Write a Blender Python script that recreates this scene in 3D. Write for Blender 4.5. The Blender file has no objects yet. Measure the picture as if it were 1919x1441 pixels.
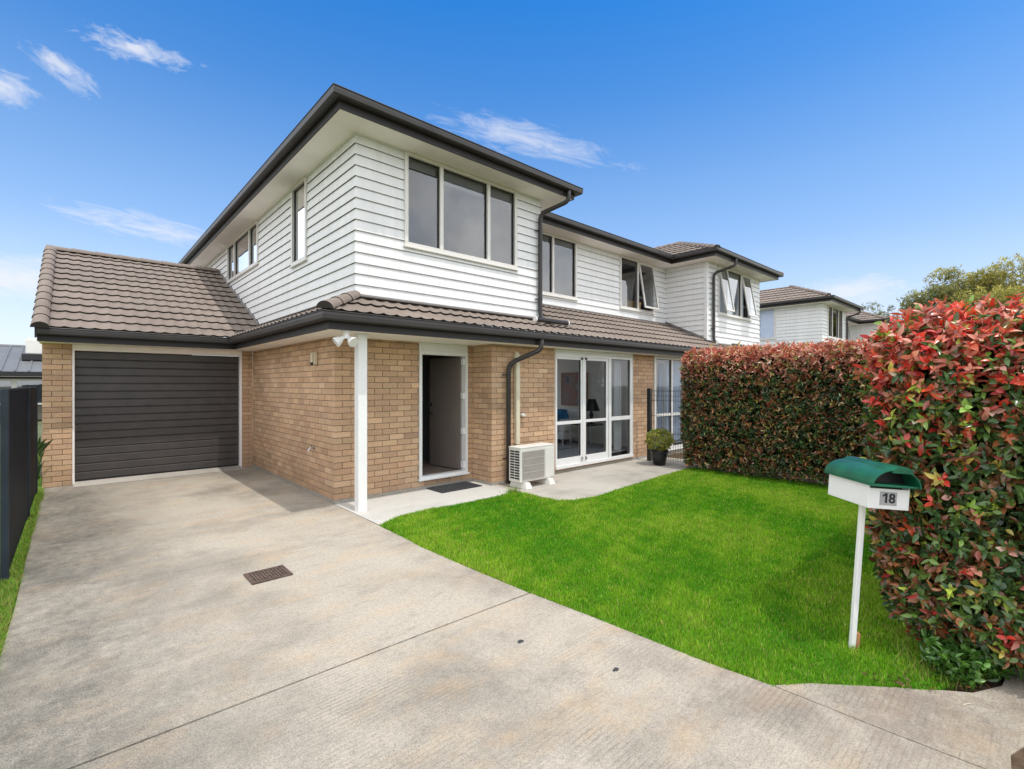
import bpy, bmesh, math, random
import numpy as np
from mathutils import Vector, Matrix

random.seed(11)
RNG = np.random.default_rng(7)
SC = bpy.context.scene
COL = SC.collection
rad = math.radians

# ----------------------------------------------------------------- camera frame (plan directions)
CAM_H = 1.64
YAW = rad(47.8188)
FWD = Vector((math.cos(YAW), math.sin(YAW), 0))
RGT = Vector((math.sin(YAW), -math.cos(YAW), 0))
FPX = 906.6


def view_dir(px, py):
    """direction of a point of the sky as seen from the street"""
    return (FWD + RGT * ((px - 959.5) / FPX) + Vector((0, 0, 1)) * (-(py - 720.0) / FPX)).normalized()


# ----------------------------------------------------------------- materials
def nodes_of(name):
    m = bpy.data.materials.new(name)
    m.use_nodes = True
    nt = m.node_tree
    nt.nodes.clear()
    out = nt.nodes.new('ShaderNodeOutputMaterial')
    return m, nt, out


class NG:
    def __init__(self, nt):
        self.nt = nt

    def n(self, t, **kw):
        nd = self.nt.nodes.new(t)
        for k, v in kw.items():
            if k in nd.inputs.keys() if isinstance(k, str) else False:
                nd.inputs[k].default_value = v
            else:
                setattr(nd, k, v)
        return nd

    def l(self, a, b):
        self.nt.links.new(a, b)

    def pos(self, scale=(1, 1, 1)):
        g = self.n('ShaderNodeNewGeometry')
        mp = self.n('ShaderNodeMapping')
        mp.inputs['Scale'].default_value = scale
        self.l(g.outputs['Position'], mp.inputs['Vector'])
        return mp.outputs['Vector']

    def noise(self, vec, scale, detail=4.0, rough=0.55, out='Fac'):
        t = self.n('ShaderNodeTexNoise')
        t.inputs['Scale'].default_value = scale
        t.inputs['Detail'].default_value = detail
        t.inputs['Roughness'].default_value = rough
        self.l(vec, t.inputs['Vector'])
        return t.outputs[out]

    def ramp(self, fac, stops):
        r = self.n('ShaderNodeValToRGB')
        e = r.color_ramp.elements
        while len(e) < len(stops):
            e.new(0.5)
        for i, (p, c) in enumerate(stops):
            e[i].position = p
            e[i].color = (c[0], c[1], c[2], 1) if hasattr(c, '__len__') else (c, c, c, 1)
        self.l(fac, r.inputs['Fac'])
        return r.outputs['Color']

    def mixc(self, fac, a, b, mode='MIX'):
        m = self.n('ShaderNodeMix')
        m.data_type = 'RGBA'
        m.blend_type = mode
        for s, v in ((m.inputs[0], fac), (m.inputs[6], a), (m.inputs[7], b)):
            if hasattr(v, 'is_linked'):
                self.l(v, s)
            elif isinstance(v, (int, float)):
                s.default_value = v
            else:
                s.default_value = (v[0], v[1], v[2], 1)
        return m.outputs[2]

    def math(self, op, a, b=0.0, clamp=False):
        m = self.n('ShaderNodeMath')
        m.operation = op
        m.use_clamp = clamp
        for s, v in ((m.inputs[0], a), (m.inputs[1], b)):
            if hasattr(v, 'is_linked'):
                self.l(v, s)
            else:
                s.default_value = v
        return m.outputs[0]

    def bump(self, h, strength=0.3, dist=0.01):
        b = self.n('ShaderNodeBump')
        b.inputs['Strength'].default_value = strength
        b.inputs['Distance'].default_value = dist
        self.l(h, b.inputs['Height'])
        return b.outputs['Normal']

    def bsdf(self, out, color, rough=0.6, normal=None, metallic=0.0, spec=0.5):
        p = self.n('ShaderNodeBsdfPrincipled')
        if hasattr(color, 'is_linked'):
            self.l(color, p.inputs['Base Color'])
        else:
            p.inputs['Base Color'].default_value = (*color, 1)
        if hasattr(rough, 'is_linked'):
            self.l(rough, p.inputs['Roughness'])
        else:
            p.inputs['Roughness'].default_value = rough
        p.inputs['Metallic'].default_value = metallic
        p.inputs['Specular IOR Level'].default_value = spec
        if normal is not None:
            self.l(normal, p.inputs['Normal'])
        self.l(p.outputs[0], out.inputs['Surface'])
        return p


def simple(name, color, rough=0.6, var=0.12, scale=6.0, bump=0.0, metallic=0.0, spec=0.5, fine=120.0):
    m, nt, out = nodes_of(name)
    g = NG(nt)
    v = g.pos()
    f = g.noise(v, scale, 5)
    dark = tuple(c * (1 - var) for c in color)
    lite = tuple(min(1, c * (1 + var)) for c in color)
    c = g.ramp(f, [(0.3, dark), (0.7, lite)])
    nrm = None
    if bump:
        nrm = g.bump(g.noise(v, fine, 3), bump, 0.004)
    g.bsdf(out, c, rough, nrm, metallic, spec)
    return m


def attr_mat(name, rough=0.8, fine_scale=60, fine_var=0.25, bump=0.4, translucent=0.0, spec=0.4, sat=None):
    """base colour from the per-face colour attribute 'tint'"""
    m, nt, out = nodes_of(name)
    g = NG(nt)
    a = g.n('ShaderNodeAttribute')
    a.attribute_name = 'tint'
    v = g.pos()
    f = g.noise(v, fine_scale, 5, 0.65)
    c = g.mixc(1.0, a.outputs['Color'], g.ramp(f, [(0.25, 1 - fine_var), (0.75, 1 + fine_var * 0.6)]), 'MULTIPLY') if fine_var else a.outputs['Color']
    nrm = g.bump(f, bump, 0.006) if bump else None
    p = g.bsdf(out, c, rough, nrm, 0.0, spec)
    if translucent:
        t = g.n('ShaderNodeBsdfTranslucent')
        g.l(c, t.inputs['Color'])
        mx = g.n('ShaderNodeMixShader')
        mx.inputs[0].default_value = translucent
        g.l(p.outputs[0], mx.inputs[1])
        g.l(t.outputs[0], mx.inputs[2])
        g.l(mx.outputs[0], out.inputs['Surface'])
    return m


def mat_brick_wall():
    m, nt, out = nodes_of('brick')
    g = NG(nt)
    a = g.n('ShaderNodeAttribute')
    a.attribute_name = 'tint'
    v = g.pos()
    f = g.noise(v, 55, 6, 0.7)
    big = g.noise(v, 1.1, 3)
    streak = g.noise(g.pos((6, 6, 60)), 3.0, 4)
    c = g.mixc(1.0, a.outputs['Color'], g.ramp(f, [(0.28, 0.82), (0.72, 1.12)]), 'MULTIPLY')
    c = g.mixc(1.0, c, g.ramp(streak, [(0.3, 0.86), (0.7, 1.08)]), 'MULTIPLY')
    c = g.mixc(1.0, c, g.ramp(big, [(0.3, 0.9), (0.7, 1.06)]), 'MULTIPLY')
    sx = g.n('ShaderNodeSeparateXYZ')
    g.l(v, sx.inputs[0])
    low = g.math('MULTIPLY', g.math('SUBTRACT', 0.42, sx.outputs['Z'], clamp=True), 1.1)
    low = g.math('MULTIPLY', low, g.noise(v, 2.5, 4))
    c = g.mixc(low, c, (0.17, 0.13, 0.09))
    g.bsdf(out, c, 0.88, g.bump(f, 0.7, 0.006), 0, 0.25)
    return m


def mat_weatherboard():
    m, nt, out = nodes_of('white_weatherboard_paint')
    g = NG(nt)
    v = g.pos()
    f = g.noise(v, 1.4, 5, 0.6)
    st = g.noise(g.pos((9, 9, 0.8)), 1.2, 4, 0.6)
    c = g.ramp(f, [(0.25, (0.73, 0.73, 0.72)), (0.75, (0.805, 0.805, 0.795))])
    c = g.mixc(1.0, c, g.ramp(st, [(0.3, 0.93), (0.65, 1.02)]), 'MULTIPLY')
    g.bsdf(out, c, 0.5, g.bump(g.noise(g.pos((3, 3, 40)), 12, 3), 0.06, 0.004), 0, 0.4)
    return m


def mat_tile():
    m, nt, out = nodes_of('textured_roof_tile')
    g = NG(nt)
    v = g.pos()
    f = g.noise(v, 140, 3, 0.7)
    b = g.noise(v, 0.9, 5, 0.6)
    mid = g.noise(v, 6.0, 4, 0.6)
    c = g.ramp(f, [(0.3, (0.15, 0.12, 0.10)), (0.7, (0.30, 0.245, 0.205))])
    c = g.mixc(1.0, c, g.ramp(b, [(0.3, 0.84), (0.7, 1.12)]), 'MULTIPLY')
    c = g.mixc(1.0, c, g.ramp(mid, [(0.3, 0.9), (0.7, 1.08)]), 'MULTIPLY')
    g.bsdf(out, c, 0.8, g.bump(f, 0.5, 0.004), 0, 0.3)
    return m


def mat_concrete(name, base, stain=1.0, warm=1.0, broom=True, left_dark=False, grain=1.0):
    m, nt, out = nodes_of(name)
    g = NG(nt)
    v = g.pos()
    fine = g.noise(v, 115, 4, 0.8)
    mid = g.noise(v, 34, 5, 0.7)
    big = g.noise(v, 0.75, 6, 0.62)
    pat = g.noise(g.pos((1, 1.7, 1)), 1.7, 6, 0.68)
    c = g.ramp(fine, [(0.30, tuple(x * (1 - 0.60 * grain) for x in base)), (0.47, tuple(x * (1 - 0.06 * grain) for x in base)), (0.70, tuple(min(1, x * (1 + 0.30 * grain)) for x in base))])
    c = g.mixc(1.0, c, g.ramp(mid, [(0.25, 1 - 0.26 * grain), (0.5, 1.0), (0.8, 1 + 0.14 * grain)]), 'MULTIPLY')
    c = g.mixc(1.0, c, g.ramp(big, [(0.28, 1 - 0.30 * stain), (0.52, 1.0), (0.75, 1.07)]), 'MULTIPLY')
    # dark mould / tyre stains in streaks
    sk = g.math('ADD', g.math('MULTIPLY', g.noise(g.pos((0.9, 2.6, 1)), 1.5, 8, 0.75), 0.75), g.math('MULTIPLY', g.noise(v, 16.0, 5, 0.7), 0.25))
    c = g.mixc(g.math('MULTIPLY', g.ramp(sk, [(0.53, 0.0), (0.70, 1.0)]), 0.36 * stain), c, (0.14, 0.12, 0.10))
    if warm:
        w = g.ramp(pat, [(0.5, 0.0), (0.7, 1.0)])
        c = g.mixc(g.math('MULTIPLY', w, 0.42 * warm), c, (0.52, 0.34, 0.17))
    sx = g.n('ShaderNodeSeparateXYZ')
    g.l(v, sx.inputs[0])
    if left_dark:
        # mossy grime along the fence side
        k = g.math('MULTIPLY', g.math('SUBTRACT', 1.0, sx.outputs['X'], clamp=True), 1.0, clamp=True)
        soft = g.math('ADD', g.math('MULTIPLY', g.noise(g.pos((1, 0.8, 1)), 1.4, 7, 0.75), 0.6), g.math('MULTIPLY', g.noise(v, 11.0, 6, 0.75), 0.45))
        k = g.math('MULTIPLY', k, g.ramp(soft, [(0.34, 0.0), (0.66, 1.0)]))
        k = g.math('MULTIPLY', k, g.ramp(fine, [(0.34, 1.0), (0.62, 0.45)]))
        c = g.mixc(g.math('MULTIPLY', k, 1.5, clamp=True), c, (0.115, 0.11, 0.095))
        k2 = g.math('MULTIPLY', g.math('SUBTRACT', sx.outputs['X'], 2.25, clamp=True), 1.6, clamp=True)
        k2 = g.math('MULTIPLY', k2, g.ramp(g.noise(v, 3.2, 6, 0.7), [(0.4, 0.0), (0.62, 1.0)]))
        c = g.mixc(g.math('MULTIPLY', k2, 0.55), c, (0.17, 0.13, 0.11))
    pit = g.n('ShaderNodeTexVoronoi')
    pit.inputs['Scale'].default_value = 26
    g.l(v, pit.inputs['Vector'])
    pf = g.ramp(pit.outputs['Distance'], [(0.05, 1.0), (0.13, 0.0)])
    pm = g.math('MULTIPLY', pf, g.ramp(g.noise(v, 2.2, 3), [(0.48, 0.0), (0.62, 1.0)]))
    c = g.mixc(g.math('MULTIPLY', pm, 0.6), c, (0.10, 0.085, 0.07))
    h = g.math('ADD', g.math('MULTIPLY', fine, 0.6), g.math('MULTIPLY', mid, 0.6))
    if broom:
        w = g.n('ShaderNodeTexWave')
        w.bands_direction = 'Y'
        w.inputs['Scale'].default_value = 11.0
        w.inputs['Distortion'].default_value = 0.9
        w.inputs['Detail'].default_value = 3
        w.inputs['Detail Scale'].default_value = 2.0
        g.l(v, w.inputs['Vector'])
        bm_ = g.math('MULTIPLY', g.ramp(w.outputs['Fac'], [(0.0, 1.0), (0.32, 0.0)]), g.ramp(g.noise(v, 1.3, 5, 0.7), [(0.45, 0.0), (0.65, 1.0)]))
        c = g.mixc(g.math('MULTIPLY', bm_, 0.35), c, (0.16, 0.13, 0.10))
        h = g.math('SUBTRACT', h, g.math('MULTIPLY', bm_, 0.8))
    g.bsdf(out, c, 0.9, g.bump(h, 0.55, 0.006), 0, 0.25)
    return m


def mat_glass(name, tint, boost, base=0.05, rough=0.0):
    m, nt, out = nodes_of(name)
    g = NG(nt)
    fr = g.n('ShaderNodeFresnel')
    fr.inputs['IOR'].default_value = 1.52
    fac = g.math('ADD', g.math('MULTIPLY', fr.outputs[0], boost), base, clamp=True)
    tr = g.n('ShaderNodeBsdfTransparent')
    tr.inputs['Color'].default_value = (*tint, 1)
    gl = g.n('ShaderNodeBsdfGlossy')
    gl.inputs['Roughness'].default_value = rough
    gl.inputs['Color'].default_value = (0.95, 0.97, 1.0, 1)
    nz = g.noise(g.pos(), 1.3, 2)
    g.l(g.bump(nz, 0.05, 0.02), gl.inputs['Normal'])
    mx = g.n('ShaderNodeMixShader')
    g.l(fac, mx.inputs[0])
    g.l(tr.outputs[0], mx.inputs[1])
    g.l(gl.outputs[0], mx.inputs[2])
    g.l(mx.outputs[0], out.inputs['Surface'])
    return m


M = {}
M['brick'] = mat_brick_wall()
M['mortar'] = simple('mortar', (0.23, 0.165, 0.11), 0.95, 0.2, 20, 0.5)
M['board'] = mat_weatherboard()
M['tile'] = mat_tile()
M['tile_edge'] = simple('tile_edge_gap_shade', (0.035, 0.028, 0.024), 0.85, 0.2)  # dark colour stands in for shade in the gap under tile lips
M['gutter'] = simple('charcoal_metal', (0.038, 0.034, 0.033), 0.42, 0.15, 3, 0.0, 0.0, 0.35)
M['fascia'] = simple('charcoal_fascia', (0.030, 0.027, 0.028), 0.5, 0.15, 3, spec=0.3)
M['flash_and_lip_shade'] = simple('flashing', (0.12, 0.107, 0.10), 0.5, 0.15, 3)  # real flashing, and the painted shade under board lips
M['soffit'] = simple('soffit_paint', (0.95, 0.90, 0.87), 0.6, 0.05, 2)
M['white'] = simple('white_paint', (0.80, 0.80, 0.79), 0.4, 0.03, 4)
M['frame'] = simple('pearl_aluminium', (0.68, 0.66, 0.62), 0.35, 0.03, 4)
M['door_dark'] = simple('garage_door_steel', (0.052, 0.045, 0.042), 0.45, 0.18, 5, 0.15, 0, 0.5, 200)
M['front_door'] = simple('taupe_door_paint', (0.205, 0.168, 0.15), 0.45, 0.06, 3)
M['steel'] = simple('brushed_steel', (0.62, 0.62, 0.62), 0.25, 0.08, 20, 0, 1.0)
M['black'] = simple('black_paint', (0.012, 0.012, 0.013), 0.4, 0.2)
M['rubber'] = simple('rubber_mat', (0.045, 0.047, 0.05), 0.9, 0.25, 60, 0.8)
M['drive'] = mat_concrete('driveway_concrete', (0.43, 0.385, 0.318), 1.6, 0.8, True, True)
M['path'] = mat_concrete('path_concrete', (0.53, 0.515, 0.475), 0.7, 0.15, False, False, 0.35)
M['patio'] = mat_concrete('patio_concrete', (0.46, 0.43, 0.38), 1.3, 0.25, False, False, 0.6)
M['found'] = mat_concrete('foundation_concrete', (0.36, 0.335, 0.29), 1.2, 0.4, False)
M['soil'] = simple('soil', (0.10, 0.07, 0.045), 0.95, 0.45, 14, 1.0, 0, 0.1, 60)
M['turf'] = simple('turf_base', (0.09, 0.18, 0.02), 0.95, 0.4, 8, 0.8, 0, 0.1, 60)
M['ground'] = simple('far_ground', (0.10, 0.115, 0.05), 0.95, 0.35, 0.5)
M['fence'] = simple('navy_fence_panel', (0.007, 0.011, 0.018), 0.6, 0.35, 3, spec=0.12)
M['fence_post'] = simple('navy_fence_post', (0.02, 0.028, 0.036), 0.55, 0.2, 3, spec=0.2)
M['hvac'] = simple('ivory_enamel', (0.70, 0.685, 0.64), 0.4, 0.04, 3)
M['hvac_dark'] = simple('dark_grille', (0.05, 0.048, 0.047), 0.6, 0.2)
M['hvac_fin'] = simple('grille_fins', (0.50, 0.46, 0.43), 0.45, 0.08, 8)
M['cream'] = simple('cream_plastic', (0.66, 0.60, 0.45), 0.45, 0.05)
M['lamp_glass'] = simple('lamp_lens', (0.75, 0.74, 0.70), 0.2, 0.05)
M['pane'] = mat_glass('window_glass', (0.97, 0.98, 0.98), 0.7, 0.01)
M['pane_up'] = mat_glass('upper_window_glass', (0.66, 0.69, 0.71), 1.5, 0.065)
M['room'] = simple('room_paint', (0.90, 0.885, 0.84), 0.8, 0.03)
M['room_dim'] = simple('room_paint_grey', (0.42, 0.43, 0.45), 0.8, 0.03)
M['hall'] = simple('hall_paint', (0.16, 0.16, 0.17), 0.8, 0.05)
M['carpet'] = simple('carpet', (0.42, 0.42, 0.43), 0.95, 0.3, 30, 0.5)
M['wood_floor'] = simple('timber_floor', (0.22, 0.17, 0.14), 0.4, 0.25, 6)
M['sofa'] = simple('white_upholstery', (0.86, 0.85, 0.81), 0.85, 0.05, 6, 0.2)
M['blue'] = simple('blue_fabric', (0.02, 0.16, 0.34), 0.9, 0.4, 9, 0.4)
M['teal'] = simple('dark_teal_fabric', (0.015, 0.05, 0.10), 0.9, 0.4, 9, 0.4)
M['curtain'] = simple('curtain_fabric', (0.72, 0.74, 0.78), 0.9, 0.04)
M['curtain_blue'] = simple('pale_blue_curtain', (0.50, 0.58, 0.74), 0.9, 0.05)
M['blind'] = simple('blind_fabric', (0.46, 0.47, 0.47), 0.8, 0.05)
M['card'] = simple('cardboard', (0.66, 0.43, 0.19), 0.85, 0.1)
M['green_lid'] = simple('green_plastic', (0.008, 0.105, 0.055), 0.4, 0.25, 9, 0.0, 0, 0.5)
M['timber'] = simple('raw_timber', (0.42, 0.20, 0.09), 0.8, 0.3, 20)
M['rust'] = simple('rusty_grate', (0.11, 0.078, 0.062), 0.8, 0.4, 30, 0.5, 0, 0.2)
M['plate'] = simple('number_plate', (0.36, 0.36, 0.365), 0.45, 0.08, 60)
M['leaf'] = attr_mat('hedge_leaf', 0.25, 60, 0.12, 0, 0.3, 0.7)
M['leaf_matt'] = attr_mat('tree_leaf', 0.6, 3, 0.2, 0, 0.5, 0.3)
M['grass'] = attr_mat('grass_blade', 0.5, 2.0, 0.0, 0, 0.45, 0.3)
M['bark'] = simple('bark', (0.13, 0.10, 0.075), 0.9, 0.3, 20, 0.8)
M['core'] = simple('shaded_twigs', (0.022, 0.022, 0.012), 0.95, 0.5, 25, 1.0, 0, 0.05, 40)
M['nb_roof'] = simple('dark_ribbed_steel', (0.14, 0.147, 0.155), 0.55, 0.08, 2)
M['nb_wall'] = simple('olive_trim', (0.10, 0.09, 0.07), 0.7, 0.08)
M['pot'] = simple('black_glazed_pot', (0.010, 0.011, 0.013), 0.25, 0.2)


def mat_painting():
    m, nt, out = nodes_of('abstract_canvas')
    g = NG(nt)
    f = g.noise(g.pos((1, 1.6, 0.9)), 3.2, 5, 0.6)
    c = g.ramp(f, [(0.30, (0.10, 0.12, 0.16)), (0.44, (0.34, 0.33, 0.33)), (0.52, (0.46, 0.22, 0.17)), (0.60, (0.28, 0.27, 0.29)), (0.72, (0.55, 0.50, 0.44))])
    g.bsdf(out, c, 0.7)
    return m


M['art'] = mat_painting()


# ----------------------------------------------------------------- mesh builder
class MB:
    def __init__(s):
        s.v, s.f, s.mi, s.c = [], [], [], []

    def face(s, pts, mi=0, col=None):
        b = len(s.v)
        s.v.extend([tuple(p) for p in pts])
        s.f.append(tuple(range(b, b + len(pts))))
        s.mi.append(mi)
        s.c.append(col)

    def hull8(s, p, mi=0, col=None):
        b = len(s.v)
        s.v.extend([tuple(q) for q in p])
        for f in ((0, 3, 2, 1), (4, 5, 6, 7), (0, 1, 5, 4), (1, 2, 6, 5), (2, 3, 7, 6), (3, 0, 4, 7)):
            s.f.append(tuple(b + i for i in f))
            s.mi.append(mi)
            s.c.append(col)

    def box(s, x0, y0, z0, x1, y1, z1, mi=0, col=None):
        x0, x1 = min(x0, x1), max(x0, x1)
        y0, y1 = min(y0, y1), max(y0, y1)
        z0, z1 = min(z0, z1), max(z0, z1)
        s.hull8([(x0, y0, z0), (x1, y0, z0), (x1, y1, z0), (x0, y1, z0), (x0, y0, z1), (x1, y0, z1), (x1, y1, z1), (x0, y1, z1)], mi, col)

    def obox(s, c, ax, ay, az, mi=0, col=None):
        c, ax, ay, az = Vector(c), Vector(ax), Vector(ay), Vector(az)
        s.hull8([c - ax - ay - az, c + ax - ay - az, c + ax + ay - az, c - ax + ay - az,
                 c - ax - ay + az, c + ax - ay + az, c + ax + ay + az, c - ax + ay + az], mi, col)

    def tube(s, pts, r, n=10, mi=0, col=None, caps=True):
        pts = [Vector(p) for p in pts]
        rs = r if hasattr(r, '__len__') else [r] * len(pts)
        rings = []
        ref = None
        for i, p in enumerate(pts):
            t = (pts[min(i + 1, len(pts) - 1)] - pts[max(i - 1, 0)]).normalized()
            if ref is None:
                ref = t.orthogonal().normalized()
            ref = (ref - t * ref.dot(t)).normalized()
            b = t.cross(ref)
            base = len(s.v)
            for k in range(n):
                a = 2 * math.pi * k / n
                s.v.append(tuple(p + (ref * math.cos(a) + b * math.sin(a)) * rs[i]))
            rings.append(base)
        for i in range(len(rings) - 1):
            for k in range(n):
                k2 = (k + 1) % n
                s.f.append((rings[i] + k, rings[i] + k2, rings[i + 1] + k2, rings[i + 1] + k))
                s.mi.append(mi)
                s.c.append(col)
        if caps:
            for rg in (rings[0], rings[-1]):
                s.f.append(tuple(rg + k for k in range(n)))
                s.mi.append(mi)
                s.c.append(col)

    def lathe(s, prof, c=(0, 0, 0), n=24, mi=0):
        rings = []
        for r, z in prof:
            base = len(s.v)
            for k in range(n):
                a = 2 * math.pi * k / n
                s.v.append((c[0] + r * math.cos(a), c[1] + r * math.sin(a), c[2] + z))
            rings.append(base)
        for i in range(len(rings) - 1):
            for k in range(n):
                k2 = (k + 1) % n
                s.f.append((rings[i] + k, rings[i] + k2, rings[i + 1] + k2, rings[i + 1] + k))
                s.mi.append(mi)
                s.c.append(None)

    def sweep(s, path, prof, mi=0, closed=True, mis=None):
        """path: plan polyline; prof: list of (offset to the right-hand side, z)"""
        P = [Vector((p[0], p[1])) for p in path]
        rows = []
        for i, p in enumerate(P):
            ns = []
            if i > 0:
                d = (P[i] - P[i - 1]).normalized()
                ns.append(Vector((d.y, -d.x)))
            if i < len(P) - 1:
                d = (P[i + 1] - P[i]).normalized()
                ns.append(Vector((d.y, -d.x)))
            if len(ns) == 2:
                m = (ns[0] + ns[1]).normalized()
                m = m / max(0.2, m.dot(ns[0]))
            else:
                m = ns[0]
            rows.append([(p.x + m.x * o, p.y + m.y * o, z) for o, z in prof])
        k = len(prof)
        rng = range(k) if closed else range(k - 1)
        for i in range(len(rows) - 1):
            for j in rng:
                j2 = (j + 1) % k
                s.face([rows[i][j], rows[i + 1][j], rows[i + 1][j2], rows[i][j2]], mis[j] if mis else mi)
        if closed:
            s.face(rows[0], mi)
            s.face(rows[-1], mi)

    def build(s, name, mats, parent=None, bevel=0.0, smooth=False, pinv=None, weld=False):
        me = bpy.data.meshes.new(name)
        me.from_pydata(s.v, [], s.f)
        mats = mats if isinstance(mats, (list, tuple)) else [mats]
        for m in mats:
            me.materials.append(m)
        if len(mats) > 1:
            me.polygons.foreach_set('material_index', s.mi)
        if any(c is not None for c in s.c):
            ca = me.color_attributes.new('tint', 'FLOAT_COLOR', 'CORNER')
            arr = np.empty((len(me.loops), 4), np.float32)
            i = 0
            for f, c in zip(s.f, s.c):
                n = len(f)
                arr[i:i + n] = (*(c or (0.2, 0.2, 0.2)), 1)
                i += n
            ca.data.foreach_set('color', arr.ravel())
        if weld or bevel or smooth:
            bm = bmesh.new()
            bm.from_mesh(me)
            if weld or smooth:
                bmesh.ops.remove_doubles(bm, verts=bm.verts, dist=1e-5)
            bmesh.ops.recalc_face_normals(bm, faces=bm.faces)
            bm.to_mesh(me)
            bm.free()
        if smooth:
            me.polygons.foreach_set('use_smooth', [True] * len(me.polygons))
        me.update()
        o = bpy.data.objects.new(name, me)
        COL.objects.link(o)
        if bevel:
            b = o.modifiers.new('bevel', 'BEVEL')
            b.width = bevel
            b.segments = 2
            b.limit_method = 'ANGLE'
            b.angle_limit = rad(40)
        attach(o, parent)
        return o


def attach(o, parent):
    if parent is None:
        return
    o.parent = parent
    if parent.parent is None and parent.type == 'EMPTY':
        o.matrix_parent_inverse = parent.matrix_basis.inverted()


def thing(name, label, cat, loc=(0, 0, 0), group=None):
    o = bpy.data.objects.new(name, None)
    o.empty_display_size = 0.2
    o.location = loc
    COL.objects.link(o)
    o['label'] = label
    o['category'] = cat
    if group:
        o['group'] = group
    return o


def tag(o, label, cat, group=None, kind=None):
    o['label'] = label
    o['category'] = cat
    if group:
        o['group'] = group
    if kind:
        o['kind'] = kind
    return o


def struct(o):
    o['kind'] = 'structure'
    return o


# ----------------------------------------------------------------- wall helpers
def wall_map(face, plane):
    """returns f(u, o, z): u runs along the wall, o outwards"""
    if face == '-Y':
        return lambda u, o, z: (u, plane - o, z)
    if face == '-X':
        return lambda u, o, z: (plane - o, u, z)
    if face == '+X':
        return lambda u, o, z: (plane + o, u, z)
    return lambda u, o, z: (u, plane + o, z)


def wbox(mb, W, u0, u1, o0, o1, z0, z1, mi=0, col=None):
    p = [W(u0, o0, z0), W(u1, o0, z0), W(u1, o1, z0), W(u0, o1, z0), W(u0, o0, z1), W(u1, o0, z1), W(u1, o1, z1), W(u0, o1, z1)]
    mb.hull8(p, mi, col)


def intervals(u0, u1, holes, za, zb):
    segs = [(u0, u1)]
    for h0, h1, g0, g1 in holes:
        if g0 < zb - 1e-6 and g1 > za + 1e-6:
            ns = []
            for a, b in segs:
                if h1 <= a or h0 >= b:
                    ns.append((a, b))
                else:
                    if h0 > a:
                        ns.append((a, h0))
                    if h1 < b:
                        ns.append((h1, b))
            segs = ns
    return segs


def zcuts(z0, z1, holes):
    zs = {z0, z1}
    for h in holes:
        for z in h[2:]:
            if z0 + 1e-6 < z < z1 - 1e-6:
                zs.add(z)
    zs = sorted(zs)
    return list(zip(zs[:-1], zs[1:]))


BRICKS = [(0.52, 0.345, 0.215), (0.49, 0.315, 0.195), (0.55, 0.375, 0.24), (0.51, 0.325, 0.20), (0.47, 0.305, 0.195), (0.54, 0.36, 0.22), (0.50, 0.33, 0.21)]
BH, BC, BL = 0.0755, 0.0855, 0.24


def brick_wall(mb, face, plane, u0, u1, z0, z1, holes=(), lead=False, quoin=0.0):
    """lead: this wall's brick shows its end at u0 on even courses; quoin: set-back on the other courses"""
    W = wall_map(face, plane)
    for za, zb in zcuts(z0, z1, holes):
        for a, b in intervals(u0 + (0.006 if quoin else 0), u1, holes, za, zb):
            wbox(mb, W, a, b, -0.10, -0.0075, za, zb, 1)
    n = int((z1 - z0) / BC) + 1
    for k in range(n):
        c0 = z0 + k * BC
        c1 = min(c0 + BH, z1)
        if c1 - c0 < 0.015:
            continue
        even = (k % 2 == 0)
        st = u0
        if quoin:
            if even != lead:
                st = u0 + quoin + 0.01
        off = 0.0 if (quoin or even) else -0.12
        for za, zb in zcuts(c0, c1, holes):
            if zb - za < 0.012:
                continue
            for a, b in intervals(st, u1, holes, za, zb):
                i = int(math.floor((a - st - off) / BL))
                u = st + off + i * BL
                while u < b:
                    q0, q1 = max(u, a), min(u + BL - 0.0095, b)
                    if q1 - q0 > 0.02:
                        t = random.choice(BRICKS)
                        f = random.uniform(1.04, 1.22)
                        rr = random.random()
                        if rr < 0.07:
                            f *= 0.84
                        elif rr > 0.94:
                            f *= 1.12
                        j = random.uniform(-0.0016, 0.0016)
                        wbox(mb, W, q0, q1, -0.105, j, za, zb, 0, tuple(x * f for x in t))
                    u += BL


BOARD = 0.147


def weatherboards(mb, face, plane, u0, u1, z0, z1, holes=(), ext0=0, ext1=0):
    """ext0/ext1: +1 mitred outer corner, -1 inner corner, 0 butt"""
    W = wall_map(face, plane)
    TH, TP = 0.024, 0.005
    k0 = z1 - math.ceil((z1 - z0) / BOARD) * BOARD
    z = k0
    while z < z1 - 1e-4:
        a0, a1 = max(z, z0), min(z + BOARD, z1)
        for za, zb in zcuts(a0, a1, holes):
            oa = TH + (TP - TH) * (za - z) / BOARD
            ob = TH + (TP - TH) * (zb - z) / BOARD
            for a, b in intervals(u0, u1, holes, za, zb):
                def ends(o):
                    l = a - (o * ext0 if abs(a - u0) < 1e-6 else 0)
                    r = b + (o * ext1 if abs(b - u1) < 1e-6 else 0)
                    return l, r
                la, ra = ends(oa)
                lb, rb = ends(ob)
                li, ri = ends(0.0)
                mb.face([W(la, oa, za), W(ra, oa, za), W(rb, ob, zb), W(lb, ob, zb)])
                if abs(za - z) < 1e-5:
                    mb.face([W(la, oa, za), W(ra, oa, za), W(ri, 0.0, za + 0.004), W(li, 0.0, za + 0.004)], 1)  # underside in flashing grey paints the shadow line below each board
                for (x, y, y2) in ((la, oa, ob), (ra, oa, ob)):
                    pass
        z += BOARD
    # sheathing behind the boards
    for za, zb in zcuts(z0, z1, holes):
        for a, b in intervals(u0, u1, holes, za, zb):
            mb.face([W(a, -0.004, za), W(b, -0.004, za), W(b, -0.004, zb), W(a, -0.004, zb)])


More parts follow.
